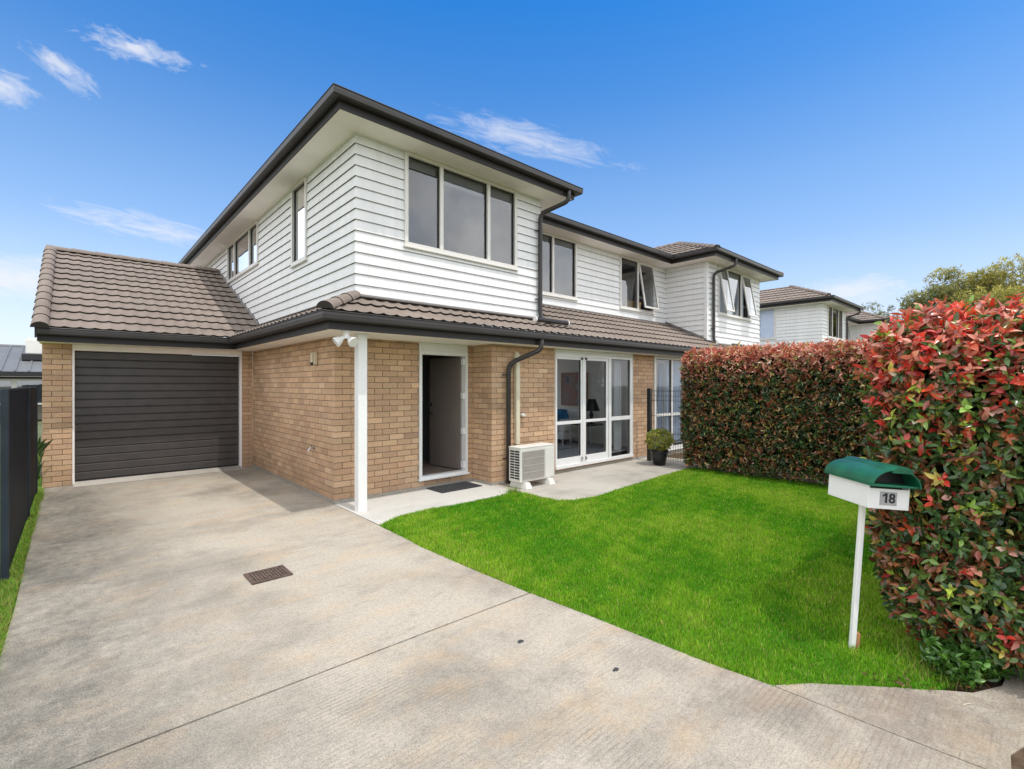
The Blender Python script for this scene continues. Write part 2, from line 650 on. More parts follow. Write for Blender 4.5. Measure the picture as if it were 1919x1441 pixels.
def rect_frame(mb, W, outer, inners, o0, o1, mi=0):
    u0, u1, z0, z1 = outer
    for za, zb in zcuts(z0, z1, inners):
        for a, b in intervals(u0, u1, inners, za, zb):
            wbox(mb, W, a, b, o0, o1, za, zb, mi)


def window(parent, face, plane, u0, u1, z0, z1, divs=(), opens=None, glass='pane_up', trim=0.055, rails=(), blinds=None, name='window', proud=0.042):
    """u0..z1 is the hole in the wall; divs: mullion centres; opens: {light index: tilt in degrees}"""
    W = wall_map(face, plane)
    opens = opens or {}
    fr = MB()
    T = trim
    rect_frame(fr, W, (u0 - 0.004, u1 + 0.004, z0 - 0.004, z1), [(u0 + T, u1 - T, z0 + T, z1 - T)], -0.05, proud)
    wbox(fr, W, u0 - 0.02, u1 + 0.02, -0.01, proud + 0.018, z0 - 0.03, z0 - 0.0045)
    edges = [u0 + T] + list(divs) + [u1 - T]
    hw = 0.032
    for d in divs:
        wbox(fr, W, d - hw, d + hw, -0.045, proud - 0.006, z0 + T + 0.001, z1 - T - 0.001)
    w = fr.build(name, M['frame'], parent, bevel=0.004)
    lights = []
    for i in range(len(edges) - 1):
        a = edges[i] + (hw if i > 0 else 0)
        b = edges[i + 1] - (hw if i < len(edges) - 2 else 0)
        lights.append((a, b))
    pn = MB()
    for i, (a, b) in enumerate(lights):
        za, zb = z0 + T, z1 - T
        if i in opens:
            sb = MB()
            ang = rad(opens[i])

            def SW(u, o, z, za=za, zb=zb, ang=ang):
                # hinged along the top edge
                dz = zb - z
                return W(u, 0.022 + dz * math.sin(ang) + o * math.cos(ang), zb - dz * math.cos(ang) + o * math.sin(ang))
            rect_frame(sb, SW, (a + 0.004, b - 0.004, za + 0.004, zb - 0.002), [(a + 0.045, b - 0.045, za + 0.05, zb - 0.045)], -0.018, 0.018)
            sb.face([SW(a + 0.04, 0, za + 0.04), SW(b - 0.04, 0, za + 0.04), SW(b - 0.04, 0, zb - 0.04), SW(a + 0.04, 0, zb - 0.04)], 1)
            for e in (a + 0.02, b - 0.02):
                q0 = Vector(SW(e, -0.02, za + 0.25))
                q1 = Vector(W(e, 0.0, za + 0.35))
                sb.tube([q0, q1], 0.006, 6)
            sb.build('open_sash', [M['frame'], M[glass]], w)
        else:
            rs = [r for r in rails if isinstance(r, (int, float))]
            zz = [za] + sorted(rs) + [zb]
            for j in range(len(zz) - 1):
                p0 = zz[j] + (0.03 if j > 0 else 0)
                p1 = zz[j + 1] - (0.03 if j < len(zz) - 2 else 0)
                pn.face([W(a - 0.005, -0.012, p0 - 0.005), W(b + 0.005, -0.012, p0 - 0.005), W(b + 0.005, -0.012, p1 + 0.005), W(a - 0.005, -0.012, p1 + 0.005)])
    if pn.f:
        pn.build('pane', M[glass], w)
    gk = MB()
    for i, (a, b) in enumerate(lights):
        if i in opens:
            continue
        za, zb = z0 + T, z1 - T
        g = 0.009
        rect_frame(gk, W, (a + 0.0005, b - 0.0005, za + 0.0005, zb - 0.0005), [(a + g, b - g, za + g, zb - g)], -0.02, 0.004)
        for r in rails:
            wbox(gk, W, a + g + 0.001, b - g - 0.001, -0.02, 0.012, r - 0.03, r + 0.03, 1)
    if gk.f:
        gk.build('glazing_bead', [M['gutter'], M['frame']], w)
    if blinds:
        bb = MB()
        for i, (a, b) in enumerate(lights):
            dr = blinds[i % len(blinds)]
            if dr > 0:
                wbox(bb, W, a + 0.01, b - 0.01, -0.085, -0.08, z1 - T - dr, z1 - 0.02)
        if bb.f:
            bb.build('blind', M['blind'], w)
    return w


def room(mb, x0, x1, y0, y1, z0, z1, skip='', floor=1):
    c = lambda x, y, z: (x, y, z)
    if 'F' not in skip:
        mb.face([c(x0, y0, z0), c(x1, y0, z0), c(x1, y0, z1), c(x0, y0, z1)])
    if 'L' not in skip:
        mb.face([c(x0, y0, z0), c(x0, y1, z0), c(x0, y1, z1), c(x0, y0, z1)])
    mb.face([c(x1, y0, z0), c(x1, y1, z0), c(x1, y1, z1), c(x1, y0, z1)])
    if 'B' not in skip:
        mb.face([c(x0, y1, z0), c(x1, y1, z0), c(x1, y1, z1), c(x0, y1, z1)])
    mb.face([c(x0, y0, z0), c(x1, y0, z0), c(x1, y1, z0), c(x0, y1, z0)], floor)
    mb.face([c(x0, y0, z1), c(x1, y0, z1), c(x1, y1, z1), c(x0, y1, z1)])


# ----------------------------------------------------------------- roof tiles
PITCH, COURSE, SLOPE = 0.18, 0.385, 0.466


def tile_piece(acc, O, U, V, ulen, vlen, clips=(), phase=0.0):
    """one roof slope of pressed tiles: O eave corner, U along the eave, V up the slope"""
    O, U, V = Vector(O), Vector(U).normalized(), Vector(V).normalized()
    N = U.cross(V)
    if N.z < 0:
        N = -N
    bm = bmesh.new()
    S = 8
    nu = int(ulen / (PITCH / S)) + 1
    nv = int(math.ceil(vlen / COURSE))

    def h(u):
        p = ((u + phase) / PITCH) % 1.0
        return 0.020 * (1 - math.sin(math.pi * p) ** 0.8)
    for j in range(nv):
        v0, v1 = j * COURSE, min((j + 1) * COURSE, vlen)
        wob = random.uniform(-0.002, 0.002)
        ra, rb, rc = [], [], []
        for i in range(nu + 1):
            u = min(i * PITCH / S, ulen)
            hh = h(u)
            ra.append(bm.verts.new(O + U * u + V * (v0 - 0.012) + N * (hh + 0.030 + wob)))
            rb.append(bm.verts.new(O + U * u + V * v1 + N * (hh + 0.002)))
            rc.append((bm.verts.new(O + U * u + V * (v0 - 0.012) + N * (hh + 0.0295 + wob)),
                       bm.verts.new(O + U * u + V * (v0 + 0.010) + N * (hh - 0.004))))
        for i in range(nu):
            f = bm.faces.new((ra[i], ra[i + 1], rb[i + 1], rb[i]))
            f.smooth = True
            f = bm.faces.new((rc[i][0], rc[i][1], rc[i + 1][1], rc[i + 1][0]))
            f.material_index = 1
    for co, no in clips:
        geom = bm.verts[:] + bm.edges[:] + bm.faces[:]
        bmesh.ops.bisect_plane(bm, geom=geom, dist=1e-5, plane_co=co, plane_no=no, clear_outer=True)
    me = bpy.data.meshes.new('tmp')
    bm.to_mesh(me)
    bm.free()
    acc.append(me)


def join_tiles(name, acc, parent):
    bm = bmesh.new()
    for me in acc:
        bm.from_mesh(me)
        bpy.data.meshes.remove(me)
    me = bpy.data.meshes.new(name)
    bm.to_mesh(me)
    bm.free()
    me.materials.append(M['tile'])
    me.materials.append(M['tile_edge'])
    o = bpy.data.objects.new(name, me)
    COL.objects.link(o)
    attach(o, parent)
    return o


def ridge_caps(mb, p0, p1, r=0.085, seg=0.40, lift=0.03):
    p0, p1 = Vector(p0), Vector(p1)
    d = (p1 - p0)
    L = d.length
    d.normalize()
    side = d.cross(Vector((0, 0, 1))).normalized()
    up = side.cross(d)
    n = max(1, int(round(L / seg)))
    K = 10
    for i in range(n):
        a, b = p0 + d * (L * i / n - 0.02), p0 + d * (L * (i + 1) / n + 0.012)
        rows = []
        for q, rr in ((a, r), (b, r * 0.86)):
            rows.append([q + side * (math.cos(math.pi * k / K) * rr * 1.15) + up * (math.sin(math.pi * k / K) * rr + lift - 0.05) for k in range(K + 1)])
        for k in range(K):
            mb.face([rows[0][k], rows[0][k + 1], rows[1][k + 1], rows[1][k]])
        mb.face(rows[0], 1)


# =================================================================== THE HOUSE
XU, YU, YR, YS = 2.84, 6.29, 7.54, 6.29      # upper storey: left plane, front plane, recessed plane
XW, YE, YL, YP = 2.65, 6.55, 6.03, 10.66     # brick: left plane, entry plane, living plane, garage plane
X1, X3, X4 = 6.39, 12.94, 16.58
house = thing('townhouse', 'two storey townhouse with white weatherboards over tan brick and a charcoal garage door', 'house', (2.65, 6.55, 0))

# ---- brick walls
b = MB()
brick_wall(b, '-X', XW, YE, YP, 0.05, 2.31, (), lead=False, quoin=0.105)
b.build('side_brick_wall', [M['brick'], M['mortar']], house)
b = MB()
brick_wall(b, '-Y', YE, XW, 5.02, 0.05, 2.31, [(3.98, 4.92, 0.135, 2.4)], lead=True, quoin=0.105)
b.build('entry_brick_wall', [M['brick'], M['mortar']], house)
b = MB()
brick_wall(b, '-X', 5.02, YL, YE - 0.002, 0.05, 2.31, (), lead=False, quoin=0.105)
b.build('porch_return_brick_wall', [M['brick'], M['mortar']], house)
b = MB()
brick_wall(b, '-Y', YL, 5.02, X4, 0.05, 2.31, [(6.53, 8.96, 0.10, 2.4), (9.84, 11.55, 0.10, 2.4)], lead=True, quoin=0.105)
b.build('living_room_brick_wall', [M['brick'], M['mortar']], house)
b = MB()
brick_wall(b, '-Y', YP, -0.37, -0.02, 0.0, 2.31, (), lead=True, quoin=0.105)
brick_wall(b, '-X', -0.37, YP, 14.6, 0.0, 2.31, (), lead=False, quoin=0.105)
W = wall_map('-X', -0.37)
b.face([W(YP, -0.01, 2.3), W(14.6, -0.01, 4.45), W(18.7, -0.01, 2.3)], 1)
wbox(b, wall_map('+X', -0.02), YP + 0.106, YP + 0.30, -0.10, -0.004, 0.0, 2.31, 1)
b.build('garage_pillar', [M['brick'], M['mortar']], house)
b = MB()
brick_wall(b, '-Y', YP, 2.47, XW - 0.001, 0.0, 2.31)
b.build('garage_pier', [M['brick'], M['mortar']], house)
# foundation strip under the bricks
f = MB()
fp = [(XW, YP - 0.002), (XW, YE), (5.02, YE), (5.02, YL), (X4, YL)]
f.sweep(fp, [(0.010, -0.05), (0.010, 0.048), (-0.10, 0.048), (-0.10, -0.05)])
f.build('foundation', M['found'], house)

# ---- upper weatherboards
ZB, ZT = 2.86, 5.06
w = MB()
weatherboards(w, '-X', XU, YU, 19.0, ZB, ZT, [(8.10, 8.82, 3.69, 5.10), (10.90, 13.56, 4.14, 5.10)], ext0=1)
w.build('side_weatherboards', [M['board'], M['flash_and_lip_shade']], house)
w = MB()
weatherboards(w, '-Y', YU, XU, X1, ZB, ZT, [(3.57, 5.79, 3.67, 5.10)], ext0=1, ext1=1)
w.build('front_weatherboards', [M['board'], M['flash_and_lip_shade']], house)
w = MB()
weatherboards(w, '+X', X1, YU, YR, ZB, ZT, (), ext0=1)
w.build('bay_return_weatherboards', [M['board'], M['flash_and_lip_shade']], house)
w = MB()
weatherboards(w, '-Y', YR, X1, X3, ZB + 0.4, ZT, [(6.95, 8.89, 3.66, 5.10), (10.64, 12.27, 3.66, 5.10)])
w.build('recessed_weatherboards', [M['board'], M['flash_and_lip_shade']], house)
w = MB()
weatherboards(w, '-X', X3, YU, YR, ZB, ZT, (), ext0=1)
w.build('end_return_weatherboards', [M['board'], M['flash_and_lip_shade']], house)
w = MB()
weatherboards(w, '-Y', YU, X3, X4, ZB, ZT, [(13.60, 15.85, 3.66, 5.10)], ext0=1, ext1=1)
w.build('end_bay_weatherboards', [M['board'], M['flash_and_lip_shade']], house)
w = MB()
weatherboards(w, '+X', X4, YU, 19.0, ZB, ZT, (), ext0=1)
w.build('far_side_weatherboards', [M['board'], M['flash_and_lip_shade']], house)
w = MB()
w.box(X3 - 0.034, YU - 0.034, ZB, X3 + 0.055, YU - 0.0262, ZT)
w.box(X3 - 0.034, YU - 0.0262, ZB, X3 - 0.0262, YU + 0.055, ZT)
w.build('corner_board', M['board'], house, bevel=0.006)
# scribers under the soffit
w = MB()
for path in ([(XU, 19), (XU, YU), (X1, YU), (X1, YR), (X3, YR), (X3, YU), (X4, YU)],):
    w.sweep(path, [(0.0, 5.03), (0.03, 5.03), (0.03, 5.052), (0.0, 5.052)])
w.build('soffit_scriber', M['board'], house)

# ---- windows of the upper storey
window(house, '-X', XU, 8.10, 8.82, 3.69, 5.045)
window(house, '-X', XU, 10.90, 13.56, 4.14, 5.045, divs=(11.57, 12.88))
window(house, '-Y', YU, 3.57, 5.79, 3.67, 5.045, divs=(4.21, 5.15), blinds=(0.12, 0.20, 0.16))
window(house, '-Y', YR, 6.95, 8.89, 3.66, 5.045, divs=(8.07,), blinds=(0.1, 0.12))
window(house, '-Y', YR, 10.64, 12.27, 3.66, 5.045, divs=(11.48,), opens={1: 9})
w3 = window(house, '-Y', YU, 13.60, 15.85, 3.66, 5.045, divs=(14.20, 15.15), opens={0: 10, 2: 10}, blinds=None)
c = MB()
for i in range(60):
    x0 = 13.7 + i * 2.05 / 60
    x1 = 13.7 + (i + 1) * 2.05 / 60
    y = lambda x: 6.44 + 0.018 * math.sin(x * 46) + 0.01 * math.sin(x * 17)
    c.face([(x0, y(x0), 3.70), (x1, y(x1), 3.70), (x1, y(x1), 5.0), (x0, y(x0), 5.0)])
c.build('sheer_curtain', M['curtain'], w3, smooth=True)

# ---- interiors behind the glass
r = MB()
room(r, 2.95, 6.28, 6.42, 9.9, 2.9, 5.044, 'FL')
room(r, 2.95, 6.28, 10.0, 14.6, 2.9, 5.044, 'L')
room(r, 6.5, 12.8, 7.66, 10.6, 3.45, 5.044, 'F')
room(r, 13.06, 16.45, 6.42, 9.8, 2.9, 5.044, 'F')
r.box(9.6, 7.66, 3.46, 9.7, 10.6, 5.043)
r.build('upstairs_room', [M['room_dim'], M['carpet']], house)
r = MB()
room(r, 5.14, 9.5, 6.15, 9.8, 0.2, 2.292, 'FB')
room(r, 9.62, 12.9, 6.15, 9.8, 0.2, 2.292, 'FB')
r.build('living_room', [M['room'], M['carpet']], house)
r = MB()
room(r, 3.93, 4.98, 6.66, 11.0, 0.195, 2.292, 'F')
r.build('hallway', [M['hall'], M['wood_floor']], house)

# ---- front door
W = wall_map('-Y', YE)
d = MB()
rect_frame(d, W, (3.982, 4.918, 0.137, 2.17), [(4.03, 4.87, 0.20, 2.112)], -0.10, 0.022)
wbox(d, W, 3.982, 4.918, -0.06, 0.010, 2.171, 2.298)
wbox(d, W, 3.96, 4.94, -0.02, 0.05, 0.137, 0.162)
fdoor = d.build('door_frame', M['white'], house, bevel=0.004)
H = Vector((4.858, 6.645, 0))
dd = Vector((-0.10, 0.80, 0)).normalized()
nn = Vector((dd.y, -dd.x, 0))
d = MB()
d.obox(H + dd * 0.40 + nn * -0.0 + Vector((0, 0, 1.155)), dd * 0.40, nn * 0.02, (0, 0, 0.948))
fd = d.build('front_door', M['front_door'], house, bevel=0.004)
hp = H + dd * 0.73
d = MB()
d.tube([hp - nn * 0.02 + Vector((0, 0, 1.29)), hp - nn * 0.036 + Vector((0, 0, 1.29))], 0.03, 14)
d.build('lock', M['steel'], fd)
d = MB()
d.tube([hp - nn * 0.02 + Vector((0, 0, 1.13)), hp - nn * 0.034 + Vector((0, 0, 1.13))], 0.028, 14)
d.tube([hp - nn * 0.034 + Vector((0, 0, 1.13)), hp - nn * 0.075 + Vector((0, 0, 1.13)), hp - nn * 0.08 - dd * 0.11 + Vector((0, 0, 1.13))], 0.009, 8)
d.build('handle', M['steel'], fd)
for zz in (0.30, 0.86, 1.45, 2.02):
    d = MB()
    d.box(4.838, 6.558, zz - 0.05, 4.868, 6.625, zz + 0.05)
    d.tube([(4.846, 6.60, zz - 0.05), (4.846, 6.60, zz + 0.05)], 0.012, 8)
    d.build('hinge', M['white'], fd)

# ---- french doors
W = wall_map('-Y', YL)
d = MB()
holes = [(6.572, 7.245, 0.27, 0.895), (6.572, 7.245, 0.955, 2.11), (7.40, 8.045, 0.27, 0.905), (7.40, 8.045, 0.96, 2.11),
         (8.21, 8.885, 0.15, 0.895), (8.21, 8.885, 0.975, 2.165)]
rect_frame(d, W, (6.533, 7.315, 0.14, 2.16), holes, -0.045, 0.012)
rect_frame(d, W, (7.325, 8.11, 0.14, 2.16), holes, -0.045, 0.012)
rect_frame(d, W, (8.125, 8.957, 0.14, 2.22), holes, -0.045, 0.022)
wbox(d, W, 6.531, 8.123, -0.05, 0.026, 2.162, 2.225)
wbox(d, W, 6.531, 8.957, -0.05, 0.016, 2.227, 2.298)
wbox(d, W, 6.52, 8.97, -0.05, 0.045, 0.082, 0.138)
wbox(d, W, 6.515, 6.531, -0.03, 0.03, 0.11, 2.296)
wbox(d, W, 8.959, 8.975, -0.03, 0.03, 0.11, 2.296)
wbox(d, W, 7.29, 7.35, 0.0125, 0.030, 0.145, 2.155)
fdr = d.build('french_door', M['white'], house, bevel=0.004)
d = MB()
for a, b_, za, zb in holes:
    d.face([W(a - 0.004, -0.015, za - 0.004), W(b_ + 0.004, -0.015, za - 0.004), W(b_ + 0.004, -0.015, zb + 0.004), W(a - 0.004, -0.015, zb + 0.004)])
d.build('pane', M['pane'], fdr)
d = MB()
for a, b_, za, zb in holes:
    g_ = 0.008
    rect_frame(d, W, (a + 0.0005, b_ - 0.0005, za + 0.0005, zb - 0.0005), [(a + g_, b_ - g_, za + g_, zb - g_)], -0.025, 0.002)
d.build('glazing_bead', M['gutter'], fdr)
for x in (7.26, 7.38):
    for zz_, hx_, hz_ in ((2.135, 0.022, 0.018), (0.215, 0.014, 0.03)):
        d = MB()
        d.obox(W(x, 0.034, zz_), (hx_, 0, 0), (0, 0.012, 0), (0, 0, hz_))
        d.build('door_bolt', M['black'] if zz_ > 1 else M['steel'], fdr)

lw = window(house, '-Y', YL, 9.84, 11.55, 0.10, 2.298, divs=(10.62,), glass='pane', trim=0.07, rails=(0.93,), proud=0.03)
c = MB()
for i in range(40):
    t0, t1 = i / 40, (i + 1) / 40
    def cp(t, z):
        k = (z - 0.25) / 1.9
        x = 10.56 - (1 - t) * (0.10 + 0.30 * (1 - k) ** 1.2)
        return (x, 6.24 + 0.025 * math.sin(t * 38), z)
    zs = [0.25, 0.6, 1.0, 1.5, 2.15]
    for za, zb in zip(zs[:-1], zs[1:]):
        c.face([cp(t0, za), cp(t1, za), cp(t1, zb), cp(t0, zb)])
for i in range(40):
    x0, x1 = 10.72 + i * 0.75 / 40, 10.72 + (i + 1) * 0.75 / 40
    yy = lambda x: 6.24 + 0.02 * math.sin(x * 50)
    c.face([(x0, yy(x0), 0.25), (x1, yy(x1), 0.25), (x1, yy(x1), 2.2), (x0, yy(x0), 2.2)])
c.build('curtain', M['curtain_blue'], lw, smooth=True)
c = MB()
for i in range(24):
    x0, x1 = 8.66 + i * 0.26 / 24, 8.66 + (i + 1) * 0.26 / 24
    yy = lambda x: 6.26 + 0.025 * math.sin(x * 75)
    c.face([(x0, yy(x0), 0.22), (x1, yy(x1), 0.22), (x1, yy(x1), 2.25), (x0, yy(x0), 2.25)])
c.build('curtain', M['curtain'], fdr, smooth=True)

# ---- garage door
W = wall_map('-Y', YP + 0.12)
d = MB()
nr = 16
zb0, zt0 = 0.05, 2.195
for k in range(nr):
    za = zb0 + (zt0 - zb0) * k / nr
    zc = zb0 + (zt0 - zb0) * (k + 1) / nr
    e = 0.016
    prof = [(0.0, za), (0.014, za + 0.012), (0.014, zc - e), (0.0, zc - 0.004), (0.0, zc)]
    for (oa, z_a), (ob, z_b) in zip(prof[:-1], prof[1:]):
        d.face([W(0.0, oa, z_a), W(2.44, oa, z_a), W(2.44, ob, z_b), W(0.0, ob, z_b)])
gd = d.build('garage_door', M['door_dark'], house)
d = MB()
wbox(d, W, 0.02, 2.42, 0.005, 0.02, 0.035, 0.052)
d.build('rubber_seal', M['black'], gd)
d = MB()
W = wall_map('-Y', YP)
wbox(d, W, -0.018, 0.012, -0.16, -0.012, 0.0, 2.20)
wbox(d, W, 2.432, 2.468, -0.16, -0.012, 0.0, 2.20)
wbox(d, W, -0.018, 2.468, -0.16, -0.016, 2.201, 2.297)
d.build('garage_door_frame', M['soffit'], house, bevel=0.003)

# ---- eaves
LOW = [(-0.41, 10.20), (2.225, 10.20), (2.225, 5.67), (17.0, 5.67)]
UPP = [(2.42, 19.4), (2.42, 5.84), (6.84, 5.84), (6.84, 7.09), (12.52, 7.09), (12.52, 5.84), (17.0, 5.84), (17.0, 19.4)]


def gutter_prof(z):
    return [(0.002, z), (0.03, z - 0.006), (0.095, z - 0.006), (0.112, z + 0.012), (0.116, z + 0.06), (0.113, z + 0.088), (0.122, z + 0.098), (0.118, z + 0.106),
            (0.100, z + 0.104), (0.100, z + 0.02), (0.09, z + 0.006), (0.002, z + 0.008)]


for nm, path, zf, ov in (('lower', LOW, 2.30, 0.95), ('upper', UPP, 5.05, 0.5)):
    g_ = MB()
    g_.sweep(path, gutter_prof(zf + 0.095))
    g_.build(nm + '_gutter', M['gutter'], house)
    g_ = MB()
    g_.sweep(path, [(0.0, zf - 0.005), (0.0, zf + 0.185), (-0.02, zf + 0.185), (-0.02, zf - 0.005)])
    g_.build(nm + '_fascia', M['fascia'], house)
    g_ = MB()
    if nm == 'upper':
        g_.sweep(path, [(-0.021, zf), (-ov, zf), (-ov, zf + 0.012), (-0.021, zf + 0.012)])
    else:
        g_.box(-0.40, 10.221, zf, 2.70, 11.0, zf + 0.012)
        g_.box(2.246, 6.70, zf, 3.0, 10.221, zf + 0.012)
        g_.box(2.246, 5.691, zf, 16.9, 6.699, zf + 0.012)
    g_.build(nm + '_soffit', M['soffit'], house)
# gutter joint brackets: narrow straps over the gutter front
# apron flashing where the boards meet the lower roof
g_ = MB()
g_.sweep([(XU, 10.7), (XU, YU), (X1 + 0.0, YU)], [(0.001, 2.93), (0.020, 2.875), (0.115, 2.835), (0.115, 2.822), (0.001, 2.80)])
g_.build('flashing', M['flash_and_lip_shade'], house)
g_ = MB()
g_.sweep([(X1, YR), (X3, YR)], [(0.001, 3.46), (0.02, 3.445), (0.09, 3.41), (0.09, 3.39), (0.001, 3.38)])
g_.build('flashing', M['flash_and_lip_shade'], house)
g_ = MB()
g_.sweep([(X3, YU), (X4, YU)], [(0.001, 2.93), (0.020, 2.875), (0.115, 2.835), (0.115, 2.822), (0.001, 2.80)])
g_.build('flashing', M['flash_and_lip_shade'], house)
for (x, s) in ((X3, -1), (X1, 1)):
    g_ = MB()
    p = []
    for y in (YU - 0.02, YR):
        zr = 2.50 + SLOPE * (y - 5.60) + 0.045
        p.append((x + s * 0.001, y, zr - 0.05))
        p.append((x + s * 0.05, y, zr - 0.05))
        p.append((x + s * 0.05, y, zr + 0.0))
        p.append((x + s * 0.028, y, zr + 0.055))
        p.append((x + s * 0.001, y, zr + 0.06))
    for k in range(5):
        k2 = (k + 1) % 5
        g_.face([p[k], p[5 + k], p[5 + k2], p[k2]])
    g_.build('flashing', M['flash_and_lip_shade'], house)
# raking flashing beside the garage roof
g_ = MB()
p = []
for y in (10.85, 14.55):
    zr = 2.50 + SLOPE * (y - 10.14) + 0.03
    for o, dz in ((0.001, -0.05), (0.05, -0.05), (0.05, 0.01), (0.028, 0.045), (0.001, 0.05)):
        p.append((XU - o, y, zr + dz))
for k in range(5):
    k2 = (k + 1) % 5
    g_.face([p[k], p[5 + k], p[5 + k2], p[k2]])
g_.build('flashing', M['flash_and_lip_shade'], house)

# ---- lower roof
cs = math.cos(math.atan(SLOPE))
acc = []
E0 = 2.165
up_y = (0, 1, SLOPE)
up_x = (1, 0, SLOPE)
Z0 = 2.50
tile_piece(acc, (E0, 5.61, Z0), (1, 0, 0), up_y, X1 + 0.03 - E0, 0.80, [((E0, 5.61, 0), Vector((-1, 1, 0))), ((0, YU + 0.03, 0), Vector((0, 1, 0)))])
k = math.floor((X1 + 0.03 - E0) / PITCH) * PITCH
tile_piece(acc, (E0 + k, 5.61, Z0), (1, 0, 0), up_y, X3 + 0.02 - E0 - k, 2.2, [((X1 + 0.03, 0, 0), Vector((-1, 0, 0))), ((0, YR + 0.03, 0), Vector((0, 1, 0)))])
k = math.floor((X3 + 0.02 - E0) / PITCH) * PITCH
tile_piece(acc, (E0 + k, 5.61, Z0), (1, 0, 0), up_y, 17.1 - E0 - k, 0.80, [((X3 + 0.02, 0, 0), Vector((-1, 0, 0))), ((0, YU + 0.03, 0), Vector((0, 1, 0)))])
# narrow slope along the side wall
tile_piece(acc, (E0, 5.61, Z0), (0, 1, 0), up_x, 5.3, 0.80, [((E0, 5.61, 0), Vector((1, -1, 0))), ((E0, 10.14, 0), Vector((-1, 1, 0))), ((XU + 0.02, 0, 0), Vector((1, 0, 0)))])
join_tiles('lower_roof', acc, house)
acc = []
tile_piece(acc, (-0.40, 10.14, Z0), (1, 0, 0), up_y, 3.3, 4.46 / cs, [((E0, 10.14, 0), Vector((1, -1, 0))), ((XU + 0.02, 0, 0), Vector((1, 0, 0)))], phase=0.06)
gr = join_tiles('garage_roof', acc, house)
g_ = MB()
zr = Z0 + SLOPE * 4.46
g_.face([(-0.40, 14.6, zr), (XU, 14.6, zr), (XU, 18.8, Z0), (-0.40, 18.8, Z0)])
g_.build('garage_roof_back', M['tile'], house)
g_ = MB()
ridge_caps(g_, (-0.42, 14.58, zr + 0.02), (XU, 14.58, zr + 0.02), 0.10, 0.40)
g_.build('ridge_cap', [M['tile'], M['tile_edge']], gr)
g_ = MB()
ridge_caps(g_, (-0.37, 10.06, Z0 + 0.0), (-0.37, 14.6, zr + 0.03), 0.095, 0.385, lift=0.045)
g_.build('verge_cap', [M['tile'], M['tile_edge']], gr)
g_ = MB()
b0 = Vector((-0.42, 10.10, 2.50))
b1 = Vector((-0.42, 14.6, zr - 0.02))
g_.hull8([b0 - Vector((0.012, 0, 0.16)), b0 - Vector((-0.012, 0, 0.16)), b1 - Vector((-0.012, 0, 0.16)), b1 - Vector((0.012, 0, 0.16)),
          b0 + Vector((-0.012, 0, 0.02)), b0 + Vector((0.012, 0, 0.02)), b1 + Vector((0.012, 0, 0.02)), b1 + Vector((-0.012, 0, 0.02))])
g_.build('barge_board', M['fascia'], gr)
g_ = MB()
ridge_caps(g_, (E0 + 0.0, 5.61 + 0.0, Z0 + 0.03), (XU - 0.02, YU - 0.01, Z0 + 0.03 + SLOPE * 0.66), 0.088, 0.30, lift=0.05)
g_.build('hip_cap', [M['tile'], M['tile_edge']], house)

# ---- upper roofs
acc = []
ZU = 5.195


def hip_roof(acc, x0, x1, y0, y1, z0):
    hw = (x1 - x0) / 2
    L = hw / cs
    tile_piece(acc, (x0, y0, z0), (1, 0, 0), up_y, x1 - x0, L, [((x0, y0, 0), Vector((-1, 1, 0))), ((x1, y0, 0), Vector((1, 1, 0)))])
    tile_piece(acc, (x0, y0, z0), (0, 1, 0), up_x, y1 - y0, L, [((x0, y0, 0), Vector((1, -1, 0)))])
    tile_piece(acc, (x1, y0, z0), (0, 1, 0), (-1, 0, SLOPE), y1 - y0, L, [((x1, y0, 0), Vector((-1, -1, 0)))])
    return Vector(((x0 + x1) / 2, y0 + hw, z0 + SLOPE * hw))


a1 = hip_roof(acc, 2.36, 6.92, 5.78, 11.0, ZU)
a3 = hip_roof(acc, 12.46, 17.06, 5.78, 11.0, ZU)
tile_piece(acc, (6.9, 7.03, ZU), (1, 0, 0), up_y, 5.58, 1.35 / cs, [])
ur = join_tiles('upper_roof', acc, house)
for q0_, q1_ in (((2.56, 5.98, ZU + 0.03 + 0.0932), a1), ((12.46, 5.78, ZU + 0.03), a3), ((17.06, 5.78, ZU + 0.03), a3), (a3, a3 + Vector((0, 2.8, 0)))):
    g_ = MB()
    ridge_caps(g_, q0_, q1_, 0.085, 0.38, 0.040)
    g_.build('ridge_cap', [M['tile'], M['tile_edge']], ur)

# ---- downpipes
def bend(pts, r=0.09, n=6):
    """round the corners of a polyline"""
    pts = [Vector(p) for p in pts]
    out = [pts[0]]
    for a, b_, c_ in zip(pts[:-2], pts[1:-1], pts[2:]):
        d0, d1 = (a - b_), (c_ - b_)
        q = min(r, d0.length * 0.48, d1.length * 0.48)
        p0, p1 = b_ + d0.normalized() * q, b_ + d1.normalized() * q
        for i in range(n + 1):
            t = i / n
            out.append(p0 * (1 - t) ** 2 + b_ * 2 * t * (1 - t) + p1 * t ** 2)
    out.append(pts[-1])
    return out


def downpipe(pts, straps, r=0.04):
    d = MB()
    d.tube(bend(pts, 0.13), r, 14)
    o = d.build('downpipe', M['gutter'], house, smooth=True)
    for p in straps:
        d = MB()
        d.tube([Vector(p) - Vector((0, 0, 0.012)), Vector(p) + Vector((0, 0, 0.012))], r + 0.004, 14)
        d.box(p[0] - 0.10, p[1] + 0.034, p[2] - 0.008, p[0] + 0.02, p[1] + 0.044, p[2] + 0.008)
        d.build('pipe_bracket', M['black'], o)
    return o


